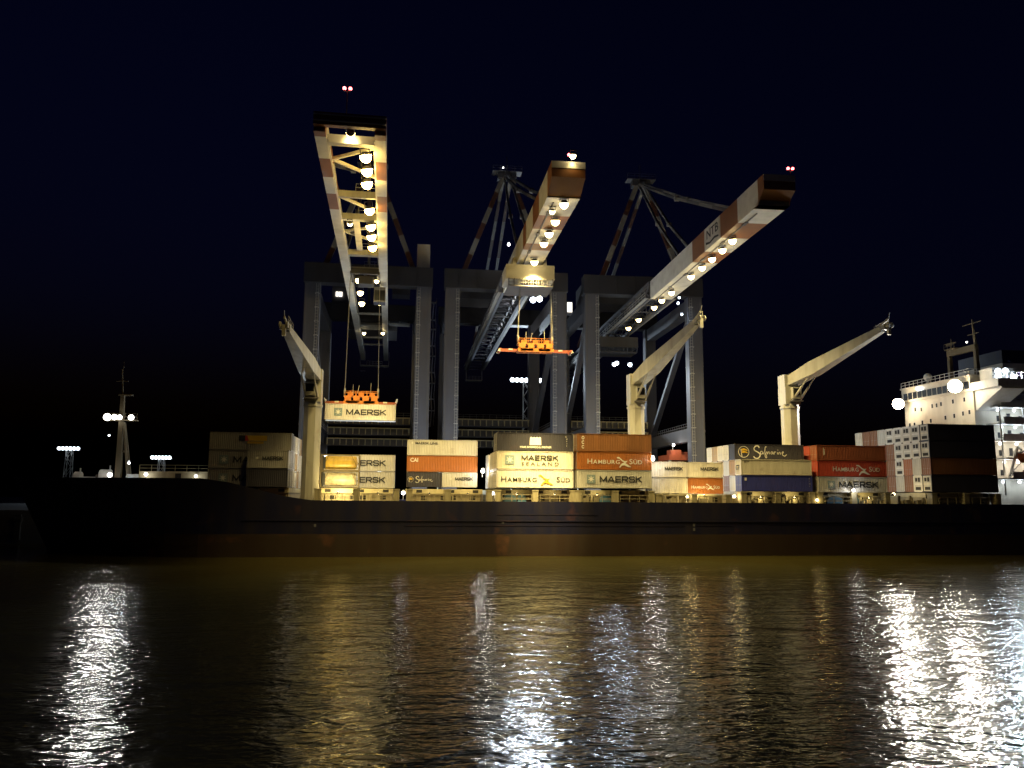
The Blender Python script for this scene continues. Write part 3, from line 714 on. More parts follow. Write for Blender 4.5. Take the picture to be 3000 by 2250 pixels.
for y in (-2.8, 2.8): m.box((-2.6, lc.y+y-.3, 42.0), (2.6, lc.y+y+.3, 43.0))
for x in (-2.3, 0, 2.3): m.box((x-.25, lc.y-2.5, 42.1), (x+.25, lc.y+2.5, 42.8))
m.box((-1.2, lc.y-1.6, 40.6), (1.4, lc.y+1.2, 42.0)); handrail(m, (-2.5, lc.y-3.2, 41.5), (2.5, lc.y-3.2, 41.5), 1.1, .7); part('trolley', m, 'crane_dark', c1)
m = MB(); m.box((1.5, lc.y+3.4, 38.6), (3.6, lc.y+6.2, 41.4)); m.box((1.6, lc.y+3.36, 38.9), (3.5, lc.y+3.4, 40.8), 1); part('operator_cab', m, ['crane_grey', 'glass'], c1)
for t_, px, py, z0, z1, dx in ((c1, -8.2, 143.3, 21.9, 42.0, 2.9), (c2, 20.9, 130.6, 29.6, 38.4, 2.9)):
    p = local(t_, (px, py, 0))
    for x in (-dx, dx):
        for y in (-.5, .5): m = MB(); m.tube((p.x+x, p.y+y, z0), (p.x+x*(.9), p.y+y, z1), .045, 6); part('hoist_rope', m, 'rope', t_)
# extra boxes, cabs and signs on the cranes
def cbox(t, name, lo, hi, mat, mi=None):
    p, q = local(t, lo), local(t, hi); m = MB(); m.box((min(p.x,q.x), min(p.y,q.y), p.z), (max(p.x,q.x), max(p.y,q.y), q.z)); return part(name, m, mat, t)
cbox(c1, 'equipment_cabin', (1.2, 166.2, 56.6), (3.9, 168.6, 62.2), 'stripe_white')
cbox(c1, 'electrical_room', (-4.6, 198, 59.0), (-.2, 203, 62.2), 'crane_grey')
cbox(c1, 'operator_room', (-19.6, 201.5, 57.5), (-15.5, 204, 62.0), 'crane_dark')
p = local(c1, (-17.9, 201.3, 59.3)); m = MB(); m.box((p.x-.8, p.y-.08, p.z-.6), (p.x+.8, p.y, p.z+.6)); m.box((p.x-.15, p.y-.1, p.z-.62), (p.x-.05, p.y-.085, p.z+.62), 1); part('lit_window', m, ['lit_pane', 'crane_dark'], c1)
m = MB(); p = local(c1, (-2.5, 199, 51.5))
for k in range(4): m.box((p.x-2.7, p.y-.3, p.z+k*.95), (p.x+2.6, p.y+2.4, p.z+k*.95+.35))
for x in (-2.6, 0, 2.5): m.bar((p.x+x, p.y, p.z), (p.x+x, p.y, p.z+4), .15)
part('slatted_platform', m, 'steel', c1)
p = local(c2, (33.5, 163.4, 47.6)); m = MB(); m.box((p.x-.5, p.y, p.z), (p.x+.7, p.y+2, p.z+2.6)); m.box((p.x-.45, p.y-.06, p.z+.3), (p.x+.6, p.y-.003, p.z+2.4), 1); part('lift_cabin', m, ['crane_grey', 'lit_pane'], c2)
for (x, y, z) in ((57.7, 163.2, 52.0), (57.4, 163.2, 50.7), (58.2, 163.2, 48.3)): lamp(c3, local(c3, (x, y, z)), 'cool', .26, 500, (0, -.5, -1), 160)
bulb(c2, local(c2, (19.1, 163.5, 79.2)), 'white', .17, 0, name='apex_lamp'); bulb(c2, local(c2, (20.0, 160, 61.0)), 'white', .3, 400, name='frame_lamp')
for y, pw in ((146, 900), (152, 700), (172, 500), (196, 350), (218, 250)):
    bulb(c2, local(c2, (22.9, y, 49.4)), 'white', .2, pw, name='walkway_lamp')
# framed sign on the right boom
p0, p1 = local(c3, (46.9, 119.2, 48.5)), local(c3, (46.9, 112.7, 51.6))
y0, y1, zb, zt = p1.y, p0.y, 42.55, 45.7; x = -2.2-.03
m = MB(); m.box((x-.02, y0, zb), (x+.025, y1, zt), 0)
for a, c in (((y0, zb), (y1, zb+.18)), ((y0, zt-.18), (y1, zt)), ((y0, zb+.19), (y0+.18, zt-.19)), ((y1-.18, zb+.19), (y1, zt-.19))): m.box((x-.05, a[0], a[1]), (x-.022, c[0], c[1]), 0)
wv = [(y0+.5, zb+.55), (y0+2.2, zb+.85), (y0+4.2, zb+.55), (y1-.5, zb+.95), (y1-.5, zb+.55), (y0+4.2, zb+.28), (y0+2.2, zb+.5), (y0+.5, zb+.28)]
m.prism(wv, 'x', x-.06, x-.024, 1)
sg = part('sign_board', m, ['stripe_white', 'letter_black'], c3)
letters(sg, 'NTB', 2.0, 'letter_black', x-.03, y1-.7, zb+1.35, 1.35, .03, -PI/2)

# ------------------------------------------------------------------ straddle carrier on the quay
t = thing('straddle_carrier', 'red straddle carrier standing on the quay behind the short containers', 'straddle carrier', (61, 178, 6))
m = MB(); m.box((-2.6, -4, 11.4), (2.6, 4, 12.6)); m.box((-2.0, -3.4, 12.6), (.4, -.5, 13.7)); m.box((.6, -2.5, 12.6), (2.2, 1.5, 13.3)); part('machinery_deck', m, 'spreader_red', t)
for x in (-2.3, 2.3):
    for y in (-3.4, 3.4):
        m = MB(); m.box((x-.25, y-.3, 1.2), (x+.25, y+.3, 11.4)); part('leg', m, 'stripe_white', t)
    m = MB(); m.box((x-.3, -4.6, .9), (x+.3, 4.6, 1.7))
    for k in range(4): m.tube((x-.28, -3.6+k*2.4, .75), (x+.28, -3.6+k*2.4, .75), .75, 16, 1)
    part('wheel_carriage', m, ['spreader_red', 'black'], t)
m = MB(); m.box((2.7, -4.4, 10.6), (4.1, -2.6, 12.6)); m.box((2.75, -4.45, 11.2), (4.05, -4.41, 12.4), 1); part('driver_cab', m, ['stripe_white', 'glass'], t)
bulb(t, (-1.7, -4.4, 15.1-.4), 'white', .3, 250, name='work_lamp', post=1.0)

# ------------------------------------------------------------------ ship
RT = V((20, 139, 0))
ship = thing('container_ship', 'long dark blue container ship moored along the quay under the cranes', 'container ship', RT)
def sp(name, mb, mats, label=None, parent=None): return part(name, mb, mats, parent or ship, label, RT if parent is None else None)
CY, HB = 139.0, 14.6
def hull():
    mb = MB(); st = [-62.5, -61.5, -60, -57.5, -54, -50, -45, -40, -35, -30, -26, -22, -18, -14, 0, 20, 40, 60, 80, 100, 120, 140, 160]
    def topz(x):
        if x <= -31: return 11.5 + .25*min(1, max(0, (-52-x)/10))
        if x >= -13: return 8.35
        u = (x+31)/18; return 11.5 - 3.15*(u*u*(3-2*u))
    lev = [-2.5, 0.0, 1.8, 3.35, 5.2, 7.0, None]
    grid = {}
    for s in (-1, 1):
        for i, x in enumerate(st):
            for j, z in enumerate(lev):
                zz = topz(x) if z is None else z
                f = zz/11.5
                xs = -56.5 - 6.0*max(0, f)                  # stem rakes forward as it rises
                xx = max(x, xs) if x < -30 else x
                u = min(1, max(0, (xx-xs)/(-28-xs)))
                hb = HB*(1-(1-u)**(1.9+max(0, f)*.9))
                if i == 0: xx, hb = xs, 0
                grid[s, i, j] = (xx, CY + s*hb, zz)
    idx = {k: n for n, k in enumerate(grid)}
    vs = list(grid.values()); fs0, fs1 = [], []
    for s in (-1, 1):
        for i in range(len(st)-1):
            for j in range(len(lev)-1):
                q = [idx[s,i,j], idx[s,i+1,j], idx[s,i+1,j+1], idx[s,i,j+1]]
                if s > 0: q.reverse()
                (fs1 if j < 3 else fs0).append(tuple(q))
    mb.add(vs, fs0, 0); mb.f += fs1; mb.m += [1]*len(fs1)
    sp('hull', mb, ['ship_blue', 'boot_red'])
    d = MB(); n = len(st)
    for i in range(n-1):
        z0 = 10.4 if st[i] < -31 else 8.1; z1 = 10.4 if st[i+1] < -31 else 8.1
        a, c = grid[-1,i,6], grid[-1,i+1,6]; e, f = grid[1,i,6], grid[1,i+1,6]
        d.add([(a[0],a[1]+.05,z0),(c[0],c[1]+.05,z1),(f[0],f[1]-.05,z1),(e[0],e[1]-.05,z0)], [(0,1,2,3)])
    sp('deck', d, 'deck')
    r = MB()                                                # rubbing strakes and draught marks on the water side
    yy = CY-HB
    r.box((-24, yy-.12, 5.3), (160, yy-.002, 5.45)); 
    for x0, x1, z in ((0, 44, 4.6), (14, 30, 6.3), (46, 52, 4.7), (58, 90, 4.9)): r.box((x0, yy-.05, z), (x1, yy-.002, z+.1))
    sp('rubbing_strake', r, 'ship_blue')
    for x, z in ((-13.5, 4.4), (45.4, 4.6), (45.4, 3.9), (14.8, 5.0)):
        m_ = MB(); m_.box((x, yy-.03, z), (x+.35, yy-.004, z+.45)); sp('draught_mark', m_, 'crane_grey')
hull()
YS = CY-HB                                                  # water-side edge, 124.4
# stanchions that carry the outer row, railing, coamings, hatch covers
for x in [-13.2,-7.4,-1.4,.6,6.5,12.9,14.2,20.1,26.1,27.0,33.0,38.9,40.0,45.9,51.6,54.2,60.1,66.0,67.4,73.3,79.2,87.6,93.5,99.3]:
    m = MB(); m.box((x-.45, 124.75, 8.1), (x+.45, 126.1, 10.15 if x < 39.5 or x > 53 else 9.7)); m.box((x-.52, 124.7, 9.95 if x < 39.5 or x > 53 else 9.45), (x+.52, 126.2, 10.14 if x < 39.5 or x > 53 else 9.7)); m.bar((x, 126.1, 8.2), (x, 127.2, 9.6), .3, .2)
    sp('stanchion', m, 'coaming')
for x0 in (-13.2, .5, 14.2, 27.0, 40.0, 54.2, 67.4, 87.6):
    m = MB(); handrail(m, (x0+.6, YS+.15, 8.35), (x0+5.3, YS+.15, 8.35), 1.05, 1.2, .07); handrail(m, (x0+6.6, YS+.15, 8.35), (x0+11.3, YS+.15, 8.35), 1.05, 1.5, .07)
    m.bar((x0+.6, YS+.15, 8.7), (x0+5.3, YS+.15, 8.7), .06); sp('railing', m, 'coaming')
for x0 in (-29.9, -14.2, 0, 14, 26.8, 39.75, 54, 67.2, 87.4):
    yf = 129.6 if x0 in (-14.2, 0) else 127.35
    m = MB(); m.box((x0+.1, yf, 8.1), (x0+12.1, 151, 9.45)); 
    for i in range(9): m.box((x0+.3+i*1.43, yf-.35, 8.1), (x0+.42+i*1.43, yf, 9.3))
    m.box((x0+.1, yf-.4, 9.3), (x0+12.1, yf-.003, 9.42))
    for i in (1, 3, 4, 6): m.box((x0+.9+i*1.55, yf-.05, 8.5), (x0+1.8+i*1.55, yf-.004, 9.1), 1)
    sp('hatch_coaming', m, ['coaming', 'recess'])
    top = 9.7 if x0 == 39.75 else 10.2
    m = MB(); m.box((x0, yf-.5, 9.47), (x0+6.0, 151.2, top)); m.box((x0+6.1, yf-.5, 9.47), (x0+12.2, 151.2, top)); 
    for i in (1, 5, 8): m.box((x0+.4+i*1.28, yf-.53, 9.62), (x0+1.3+i*1.28, yf-.502, top-.12), 1)
    sp('hatch_cover', m, ['ship_cream', 'recess'])
for x, w, y in ((15.2, 2.2, 126.4), (17.5, 1.4, 126.2), (30.8, 2.6, 126.3), (69.2, 3.0, 126.2), (73.6, 1.6, 126.4)):
    m = MB(); m.prism([(x, 8.12), (x+w, 8.12), (x+w*.92, 9.1), (x+w*.6, 9.55), (x+w*.2, 9.4), (x+.05, 8.9)], 'y', y, y+.8); sp('covered_winch', m, 'tarp')
for x in (28.0, 42.3, 47.5, 52.6, 57, 63, 76, 83, 85):
    m = MB(); m.box((x, 125.6, 8.12), (x+.8, 126.5, 9.0)); m.tube((x+1.3, 126, 8.12), (x+1.3, 126, 9.4), .18, 8); m.tube((x-.5, 125.9, 8.12), (x-.5, 125.9, 8.8), .25, 10); m.box((x-.9, 126.2, 8.12), (x-.6, 126.5, 9.7))
    sp('deck_fitting', m, 'coaming')
# deck cranes
def deck_crane(x, y, z0, ztop, tip, w=2.55):
    m = MB(); h = w/2; k = h*.42
    octo = lambda s, cx=x, cy=y: [(cx+a*s, cy+c*s) for a, c in ((-h,-k),(-k,-h),(k,-h),(h,-k),(h,k),(k,h),(-k,h),(-h,k))]
    zh = ztop-5.6
    m.prism(octo(1), 'z', z0, zh); m.prism(octo(1.1), 'z', zh, zh+.35); m.prism(octo(1.0), 'z', zh+.35, zh+.7)
    sgn = 1 if tip[0] > x else -1
    m.box((x-h*.98, y-h*.98, zh+.7), (x+h*.98, y+h*.98, zh+3.6)) 
    m.prism([(x-sgn*h*.98, zh+3.6), (x+sgn*h*.9, zh+3.6), (x+sgn*h*.5, ztop-.4), (x-sgn*h*.7, ztop+.3), (x-sgn*h*1.0, ztop+.3)], 'y', y+h*.9, y-h*.9)
    c = sp('deck_crane', m, 'jib')
    d = V(tip) - V((x, y, ztop-1.2)); hd = V((d.x, d.y, 0)).normalized(); sd = V((-hd.y, hd.x, 0)); root = V((x, y, ztop-.9)) + hd*h*.3
    up = d.normalized().cross(sd) * -1
    if up.z < 0: up = -up
    mid = root.lerp(V(tip), .28); e = V(tip)
    j = MB(); vs = []
    for c_, ww, hh in ((root, 2.6, 1.5), (mid, 2.3, 2.3), (e, 1.0, .95)):
        for a, q in ((-1,-1),(1,-1),(1,1),(-1,1)): vs.append(c_ + sd*a*ww/2 + up*q*hh/2)
    fs = [(0,3,2,1), (8,9,10,11)]
    for o in (0, 4): fs += [(o, o+1, o+5, o+4), (o+1, o+2, o+6, o+5), (o+2, o+3, o+7, o+6), (o+3, o, o+4, o+7)]
    j.add(vs, fs); q = root.lerp(V(tip), .5)
    for s in (-1, 1): j.bar(q + sd*s*(.88)-up*.05 - d.normalized()*1.2, q + sd*s*.80-up*.05 + d.normalized()*1.2, .05, .26, 1, up=up)
    part('jib', j, ['jib', 'letter_black'], c)
    tipm = MB(); tipm.bar(e - d.normalized()*.6 + up*.6, e + d.normalized()*1.6 + up*1.0, .25, .3); tipm.bar(e - sd*.7 + d.normalized()*.5, e + sd*.7 + d.normalized()*.5, .7, .7)
    for s in (-.5, .5): tipm.tube(e + d.normalized()*1.3 + sd*(s-.1), e + d.normalized()*1.3 + sd*(s+.1), .45, 12)
    tipm.bar(e + d.normalized()*1.5 + up*.9, e + d.normalized()*1.5 + V((0,0,1.9)), .1); handrail(tipm, e - d.normalized()*1.6 + up*.4 + sd*.5, e + d.normalized()*1.2 + up*.4 + sd*.5, .9, .9); tipm.bar(e + d.normalized()*1.2, e + d.normalized()*1.2 - V((0,0,1.5)), .5, .5)
    part('jib_head', tipm, 'steel', c)
    cab = MB(); o = V((x, y-h*.98, 0)) + V((sgn*.35, 0, 0)); cab.box((o.x-.75, o.y-.85, zh+1.6), (o.x+.75, o.y-.02, zh+3.6)); cab.box((o.x-.6, o.y-.88, zh+2.2), (o.x+.6, o.y-.853, zh+3.4), 1); cab.box((o.x-1.0, o.y-1.1, zh+1.1), (o.x+1.0, o.y-.02, zh+1.25), 2)
    part('operator_cab', cab, ['jib', 'glass', 'crane_dark'], c)
    for s in (-1, 1):
        l = MB(); a = V((x, y, zh+1.4)) + hd*h*1.0 + sd*s*.9; q = root.lerp(V(tip), .24) + sd*s*.9 - up*.9; l.tube(a, a.lerp(q, .55), .2, 10); l.tube(a.lerp(q, .5), q, .12, 10); part('luffing_cylinder', l, 'jib', c)
    rp = MB(); e2 = e + d.normalized()*1.3; rp.tube(e2 - sd*.3, V((x, y, ztop+.4)) - sd*.3, .03, 5); rp.tube(e2 + sd*.3, V((x, y, ztop+.4)) + sd*.3, .03, 5)
    hk = V((x, y, 0)) + hd*h*1.3; part('luffing_rope', rp, 'rope', c)
    return c
dc = deck_crane(-14.7, 127.8, 8.1, 28.4, (-16.7, 110.5, 31.6), 2.6)
rp = MB(); rp.tube((-15.0, 124.6, 29.5), (-14.6, 123.2, 29.9), .03, 5); 
deck_crane(38.75, 132.6, 8.1, 29.7, (44.6, 118.5, 36.3), 2.6)
deck_crane(66.3, 132.0, 8.1, 30.2, (74.3, 116, 35.8), 2.8)
# foremast and forecastle gear
m = MB(); x, y = -46.6, CY
m.bar((x, y, 10.4), (x-.2, y, 25.2), .95, .9, 0, .55, .55); m.bar((x+1.9, y-.8, 10.4), (x+.3, y-.2, 20.8), .3); m.bar((x+1.9, y+.8, 10.4), (x+.3, y+.2, 20.8), .3)
m.bar((x+1.2, y, 16), (x, y, 16), .3); m.box((x-2.3, y-.5, 21.0), (x+2.4, y+.5, 21.2)); handrail(m, (x-2.3, y-.5, 21.2), (x+2.4, y-.5, 21.2), 1.0, .8)
m.bar((x-.2, y, 25.2), (x-.6, y, 29.6), .14); m.bar((x-1.4, y, 27.6), (x+.5, y, 27.6), .1); m.box((x-.8, y-.4, 25.2), (x+1.3, y+.4, 25.4)); m.bar((x-.4, y, 29.6), (x-.4, y, 31), .05)
fm = sp('foremast', m, 'mast_paint')
def slamp(loc, *a, **k): return lamp(ship, loc, *a, world=RT, **k)
def sbulb(loc, *a, **k): return bulb(ship, loc, *a, world=RT, **k)
for dx, rr, pw in ((-2.1, .60, 2600), (-1.0, .46, 1300), (-.2, .40, 900), (1.6, .46, 1700)):
    slamp((x+dx, y-.75, 21.55), 'white', rr, pw, (-.12, -1, -.25), 168, name='mast_floodlight')
sbulb((x-1.9, y, 18.6), 'cool', .16, 0, name='mast_lamp')
for px, pz, w, h in ((-50.5, 10.4, 2.2, 1.4), (-43.6, 10.4, 2.6, 1.9), (-52.4, 10.4, 1.0, 2.2), (-48.2, 10.4, 1.6, 2.6)):
    m = MB(); m.box((px-w/2, 137, pz), (px+w/2, 139.5, pz+h*.55)); m.tube((px-w/2, 138, pz+h*.6), (px+w/2, 138, pz+h*.6), h*.4, 12); m.bar((px+w/2, 137.4, pz), (px+w/2, 137.4, pz+h*1.25), .16); sp('windlass', m, 'jib')
m = MB(); m.box((-42.0, 134.5, 10.4), (-31.2, 143.5, 12.7)); m.box((-36.5, 134.44, 11.0), (-35.6, 134.5, 12.4), 1); handrail(m, (-42, 134.6, 12.7), (-31.2, 134.6, 12.7), 1.0, 1.6); sp('breakwater', m, ['ship_cream', 'recess'])
sbulb((-46.9, 136.0, 12.1), 'white', .38, 70); sbulb((-40.8, 134.0, 12.2), 'white', .28, 50); sbulb((-33.2, 134.0, 12.0), 'white', .24, 40); sbulb((-44.0, 135.6, 14.0), 'cool', .2, 150)
# deck lamps
for loc, kd, r_, pw in (((-.35, 125.4, 9.55), 'white', .3, 50), ((13.4, 125.6, 9.6), 'white', .3, 50), ((26.5, 125.4, 9.6), 'white', .3, 50),
                        ((39.35, 125.6, 15.3), 'white', .36, 600), ((53.2, 126.2, 9.4), 'warm', .24, 70), ((44.8, 125.0, 9.3), 'warm', .2, 90), ((66.8, 124.9, 8.9), 'warm', .18, 50),
                        ((72.9, 124.3, 10.5), 'white', .24, 150), ((-13.3, 136, 15.2), 'white', .34, 700), ((13.1, 138.5, 13.4), 'white', .34, 500),
                        ):
    sbulb(loc, kd, r_, pw, post=1.0)
for loc, pw, aim in (((-10.2, 125.6, 9.5), 2600, (0, 1, .35)), ((-4.2, 125.6, 9.5), 280, (0, 1, -.1)), ((3.6, 125.6, 9.5), 180, (0, 1, -.1)), ((9.6, 125.6, 9.5), 180, (0, 1, -.1)), ((17.2, 124.9, 9.6), 60, (0, 1, -.3)), ((23.2, 124.9, 9.6), 60, (0, 1, -.3)), ((30, 124.9, 9.6), 130, (0, 1, -.3)), ((47.6, 124.9, 9.5), 500, (.1, 1, .35)), ((57.2, 124.9, 9.4), 130, (0, 1, -.3)), ((63, 124.9, 9.4), 130, (0, 1, -.3)), ((76.0, 124.9, 9.4), 90, (0, 1, -.3))):
    slamp(loc, 'warm', .16, pw, aim, 150, name='deck_floodlight')
for x in (-19, -5, 6, 20, 33, 46, 60): sbulb((x, 152.6, 13.2), 'cool', .3, 4600, post=4.6, name='quayside_lamp')
# deckhouse
FX, Y0, Y1 = 100.8, 131.0, 151.2
m = MB(); m.box((FX, Y0, 8.1), (FX+14, Y1, 28.2)); m.box((FX-.12, Y0-.1, 28.2), (FX+9, Y1+.1, 28.5)); m.box((FX-.5, Y0, 28.5), (FX+8, Y1, 31.2)); m.box((FX-.7, Y0-.2, 31.2), (FX+8.2, Y1+.2, 31.45))
slamp((82.6, 128.5, 9.9), 'warm', .26, 420, (1, .35, .55), 140, name='deck_floodlight')
dh = sp('deckhouse', m, 'house')
for (yy, zz) in ((142.5,27.0),(141.2,27.0),(139.9,27.1),(136.5,27.2),(133.4,27.2),(145.9,26.7),(138.9,24.4),(136.4,24.5),(134.0,24.7),(132.3,24.8),(143.2,24.2),(145.8,24.1),(148.3,23.9),(149.8,23.9),(147.8,26.9)):
    w_ = MB(); w_.box((FX-.05, yy-.22, zz-.38), (FX-.012, yy+.22, zz+.38), 0); w_.box((FX-.08, yy-.3, zz+.40), (FX-.01, yy+.3, zz+.46), 1)
    part('window', w_, ['glass', 'ship_white'], dh)
for i in range(13):
    yy = Y0+.9+i*1.5
    w_ = MB(); w_.box((FX-.56, yy-.62, 28.95), (FX-.503, yy+.62, 30.3)); part('bridge_window', w_, 'glass', dh)
m = MB()                                                    # wing reaching out over the water side, carried by a sloping bracket
m.box((FX-.4, 124.2, 28.5), (FX+5.2, Y0-.02, 29.9)); m.prism([(Y0-.01, 28.48), (124.4, 28.48), (124.4, 28.2), (Y0-.01, 24.9)], 'x', FX+.3, FX+4.9)
m.box((FX+1.2, 127.4, 29.9), (FX+5.0, 130.6, 32.0)); m.box((FX+1.0, 127.2, 32.0), (FX+5.2, 130.8, 32.2)); handrail(m, (FX-.3, 124.3, 29.9), (FX+5.1, 124.3, 29.9), 1.1, .9)
sp('bridge_wing', m, 'ship_white')
m = MB(); handrail(m, (FX-.5, Y0, 31.45), (FX-.5, Y1, 31.45), 1.1, 1.3, .06); handrail(m, (FX-.5, Y0, 31.45), (FX+7, Y0, 31.45), 1.1, 1.3, .06); sp('roof_railing', m, 'ship_white')
m = MB()                                                    # goal-post radar mast
for yy in (132.1, 139.3): m.bar((FX+2, yy, 31.45), (FX+2, yy, 36.8), .75, .75, 0, .6, .6)
m.box((FX+1.6, 131.9, 36.2), (FX+2.4, 139.6, 37.3)); m.box((FX+1.0, 136.5, 37.3), (FX+3.0, 139.4, 37.5)); handrail(m, (FX+1, 136.5, 37.5), (FX+1, 139.4, 37.5), 1.0, .8)
m.bar((FX+2, 132.1, 37.3), (FX+2, 132.5, 42.0), .4, .4, 0, .2, .2); m.bar((FX+2, 130.2, 41.3), (FX+2, 135.2, 41.3), .12, .12); m.bar((FX+2, 131.0, 39.3), (FX+2, 134.0, 39.3), .12); m.bar((FX+2, 138.6, 37.5), (FX+2, 138.6, 39.5), .12); m.bar((FX+2, 137.2, 38.6), (FX+2, 140, 38.6), .18, .3)
rm = sp('radar_mast', m, 'mast_paint')
sbulb((FX+1.6, 133.8, 38.0), 'white', .16, 0, name='mast_lamp')
m = MB(); m.tube((FX+1, 144.7, 31.45), (FX+1, 144.7, 32.4), .2, 8); m.dome((FX+1, 144.7, 33.0), .8, 1, 14, 8, half=False); sp('satellite_dome', m, 'ship_white', None)
sbulb((FX-.6, 145.9, 30.9), 'cool', .3, 300, name='wall_lamp')
m = MB(); m.box((FX+9.5, 135, 28.5), (FX+16, 147, 37)); m.box((FX+9.4, 134.9, 33), (FX+16.1, 147.1, 34.5), 1); sp('funnel', m, ['ship_blue', 'stripe_white'])
# open side decks of the deckhouse
for k, z in enumerate((12.9, 16.4, 19.6, 22.6, 25.6)):
    m = MB(); m.box((FX+2.4, 126.8 if k < 2 else 128.4, z-.25), (FX+14, Y0-.01, z)); m.box((FX+3.2+.35*(k % 2), 128.3 if k > 1 else 126.7, z), (FX+14, 128.42 if k > 1 else 126.82, z+1.05))
    m.bar((FX+3.0, 128.6, z-3), (FX+3.0, 128.6, z-.25), .18); m.bar((FX+7.5, 128.6, z-3), (FX+7.5, 128.6, z-.25), .18)
    dk = sp('side_deck', m, 'ship_white')
    for dx in (4.0, 6.0, 8.4, 10.6):
        w_ = MB(); w_.box((FX+dx+.2, Y0-.05, z+.5), (FX+dx+.9, Y0-.015, z+1.9 if dx == 6.0 else z+1.5)); part('door' if dx == 6.0 else 'window', w_, 'recess', dk)
    for dx in (3.4 + .5*(k % 2), 6.6, 9.6): sbulb((FX+dx, 129.6, z-.65), 'cool' if k in (0, 3, 4) else 'white', .24 if k < 3 else .2, 110, name='deck_light')
m = MB(); x, y, z = 108.2, 125.6, 16.4                      # lifeboat in its davit
prof = [(-4.0,.1,.5),(-3.4,.8,.1),(-1.5,1.25,-.2),(1.5,1.25,-.2),(3.4,.8,.1),(4.0,.1,.5)]; vs = []
for (dx, w_, zb) in prof: vs += [(x+dx, y-w_*.35, z-1+zb), (x+dx, y-w_, z-.2), (x+dx, y-w_*.75, z+.9*(1 if abs(dx) < 3 else .7)), (x+dx, y+w_*.75, z+.9*(1 if abs(dx) < 3 else .7)), (x+dx, y+w_, z-.2), (x+dx, y+w_*.35, z-1+zb)]
m.add(vs, [(j*6+i, j*6+(i+1) % 6, (j+1)*6+(i+1) % 6, (j+1)*6+i) for j in range(5) for i in range(6)] + [(0,1,2,3,4,5), (35,34,33,32,31,30)])
lb = sp('lifeboat', m, 'lifeboat')
m = MB(); m.bar((104.6, 128.4, 13), (104.6, 126.0, 18.2), .3); m.bar((104.6, 126.0, 18.2), (104.6, 125.2, 17.6), .25); m.bar((103.2, 126.9, 13.2), (105.8, 126.9, 15.6), .12); sp('davit', m, 'ship_white')
# bridge floodlights and bright wing lamps
slamp((FX-2.4, 149.6, 28.2), 'sodium', 1.1, 24000, (-1, -.95, -.5), 122, name='bridge_floodlight', blend=.5, col=(1, .92, .78))
slamp((FX-2.4, 132.4, 29.5), 'sodium', 1.2, 24000, (-1, -.95, -.5), 122, name='bridge_floodlight', blend=.5, col=(1, .92, .78))
for yy, zz in ((149.6, 28.55), (132.4, 29.85)):
    m = MB(); m.bar((FX-2.4, yy, zz+.2), (FX-.02, yy, zz+.2), .14); sp('lamp_bracket', m, 'ship_white')
for xx, yy, zz in ((FX+1.6, 126.6, 31.5), (FX+3.1, 126.7, 31.6), (FX+1.0, 125.9, 30.5), (FX+3.9, 125.9, 30.4)):
    slamp((xx, yy, zz), 'cool', .5, 9000, (-.1, -1, -.25), 172, name='wing_floodlight', blend=.3)

# ------------------------------------------------------------------ terminal light masts on the far quay
def light_mast(label, x, y, ztop, n, wide, power, zbase=6.0, lr=.52):
    t = thing('light_mast', label, 'light mast', (x, y, zbase), 0, 'terminal light masts')
    h = ztop-zbase; m = MB(); b0, b1 = 1.1, .75
    for sx in (-1, 1):
        for sy in (-1, 1): m.bar((sx*b0, sy*b0, 0), (sx*b1, sy*b1, h-.4), .14)
    nseg = int(h/2.4)
    for i in range(nseg):
        for sy in (-1, 1):
            w0 = b0+(b1-b0)*i/nseg; w1 = b0+(b1-b0)*(i+1)/nseg; s = 1 if i % 2 else -1
            m.bar((-s*w0, sy*w0, h*i/nseg), (s*w1, sy*w1, h*(i+1)/nseg), .09); m.bar((sy*w0, -s*w0, h*i/nseg), (sy*w1, s*w1, h*(i+1)/nseg), .09)
    part('lattice_tower', m, 'steel', t)
    m = MB(); m.box((-wide/2-.3, -.6, h-.5), (wide/2+.3, .6, h-.3)); handrail(m, (-wide/2-.3, -.6, h-.3), (wide/2+.3, -.6, h-.3), 1.0, 1.0); part('lamp_platform', m, 'steel', t)
    for i in range(n): lamp(t, (-wide/2 + wide*i/(n-1), -1.0, h+.1), 'cool', lr, power, (0, -1, -.45), 165)
light_mast('left light mast with a row of white lamps, beyond the bow tip', -101.7, 260, 22.4, 6, 5.4, 500)
light_mast('smaller light mast with white lamps between foremast and bow stack', -74.8, 260, 20.0, 6, 5.0, 900)
light_mast('tall lattice light mast seen between the legs of the middle crane', 35.6, 240, 44.0, 7, 8.6, 7000, lr=.68)

# ------------------------------------------------------------------ quay and water
m = MB(); m.box((-500, 158, -.9), (500, 560, 6.0)); o = part('quay', m, 'quay', None); o['kind'] = 'structure'
for k in range(1):
    x = -69.5
    if x > -58: break
    m = MB(); m.box((-.5, -.6, -4.5), (.5, 0, 0)); m.tube((-.7, -.45, -.8), (.7, -.45, -.8), .5, 12); f = part('quay_fender', m, 'black', None, loc=(x, 157.98, 5.2)); tag(f, 'black rubber fender on the dark quay wall left of the bow', 'fender')

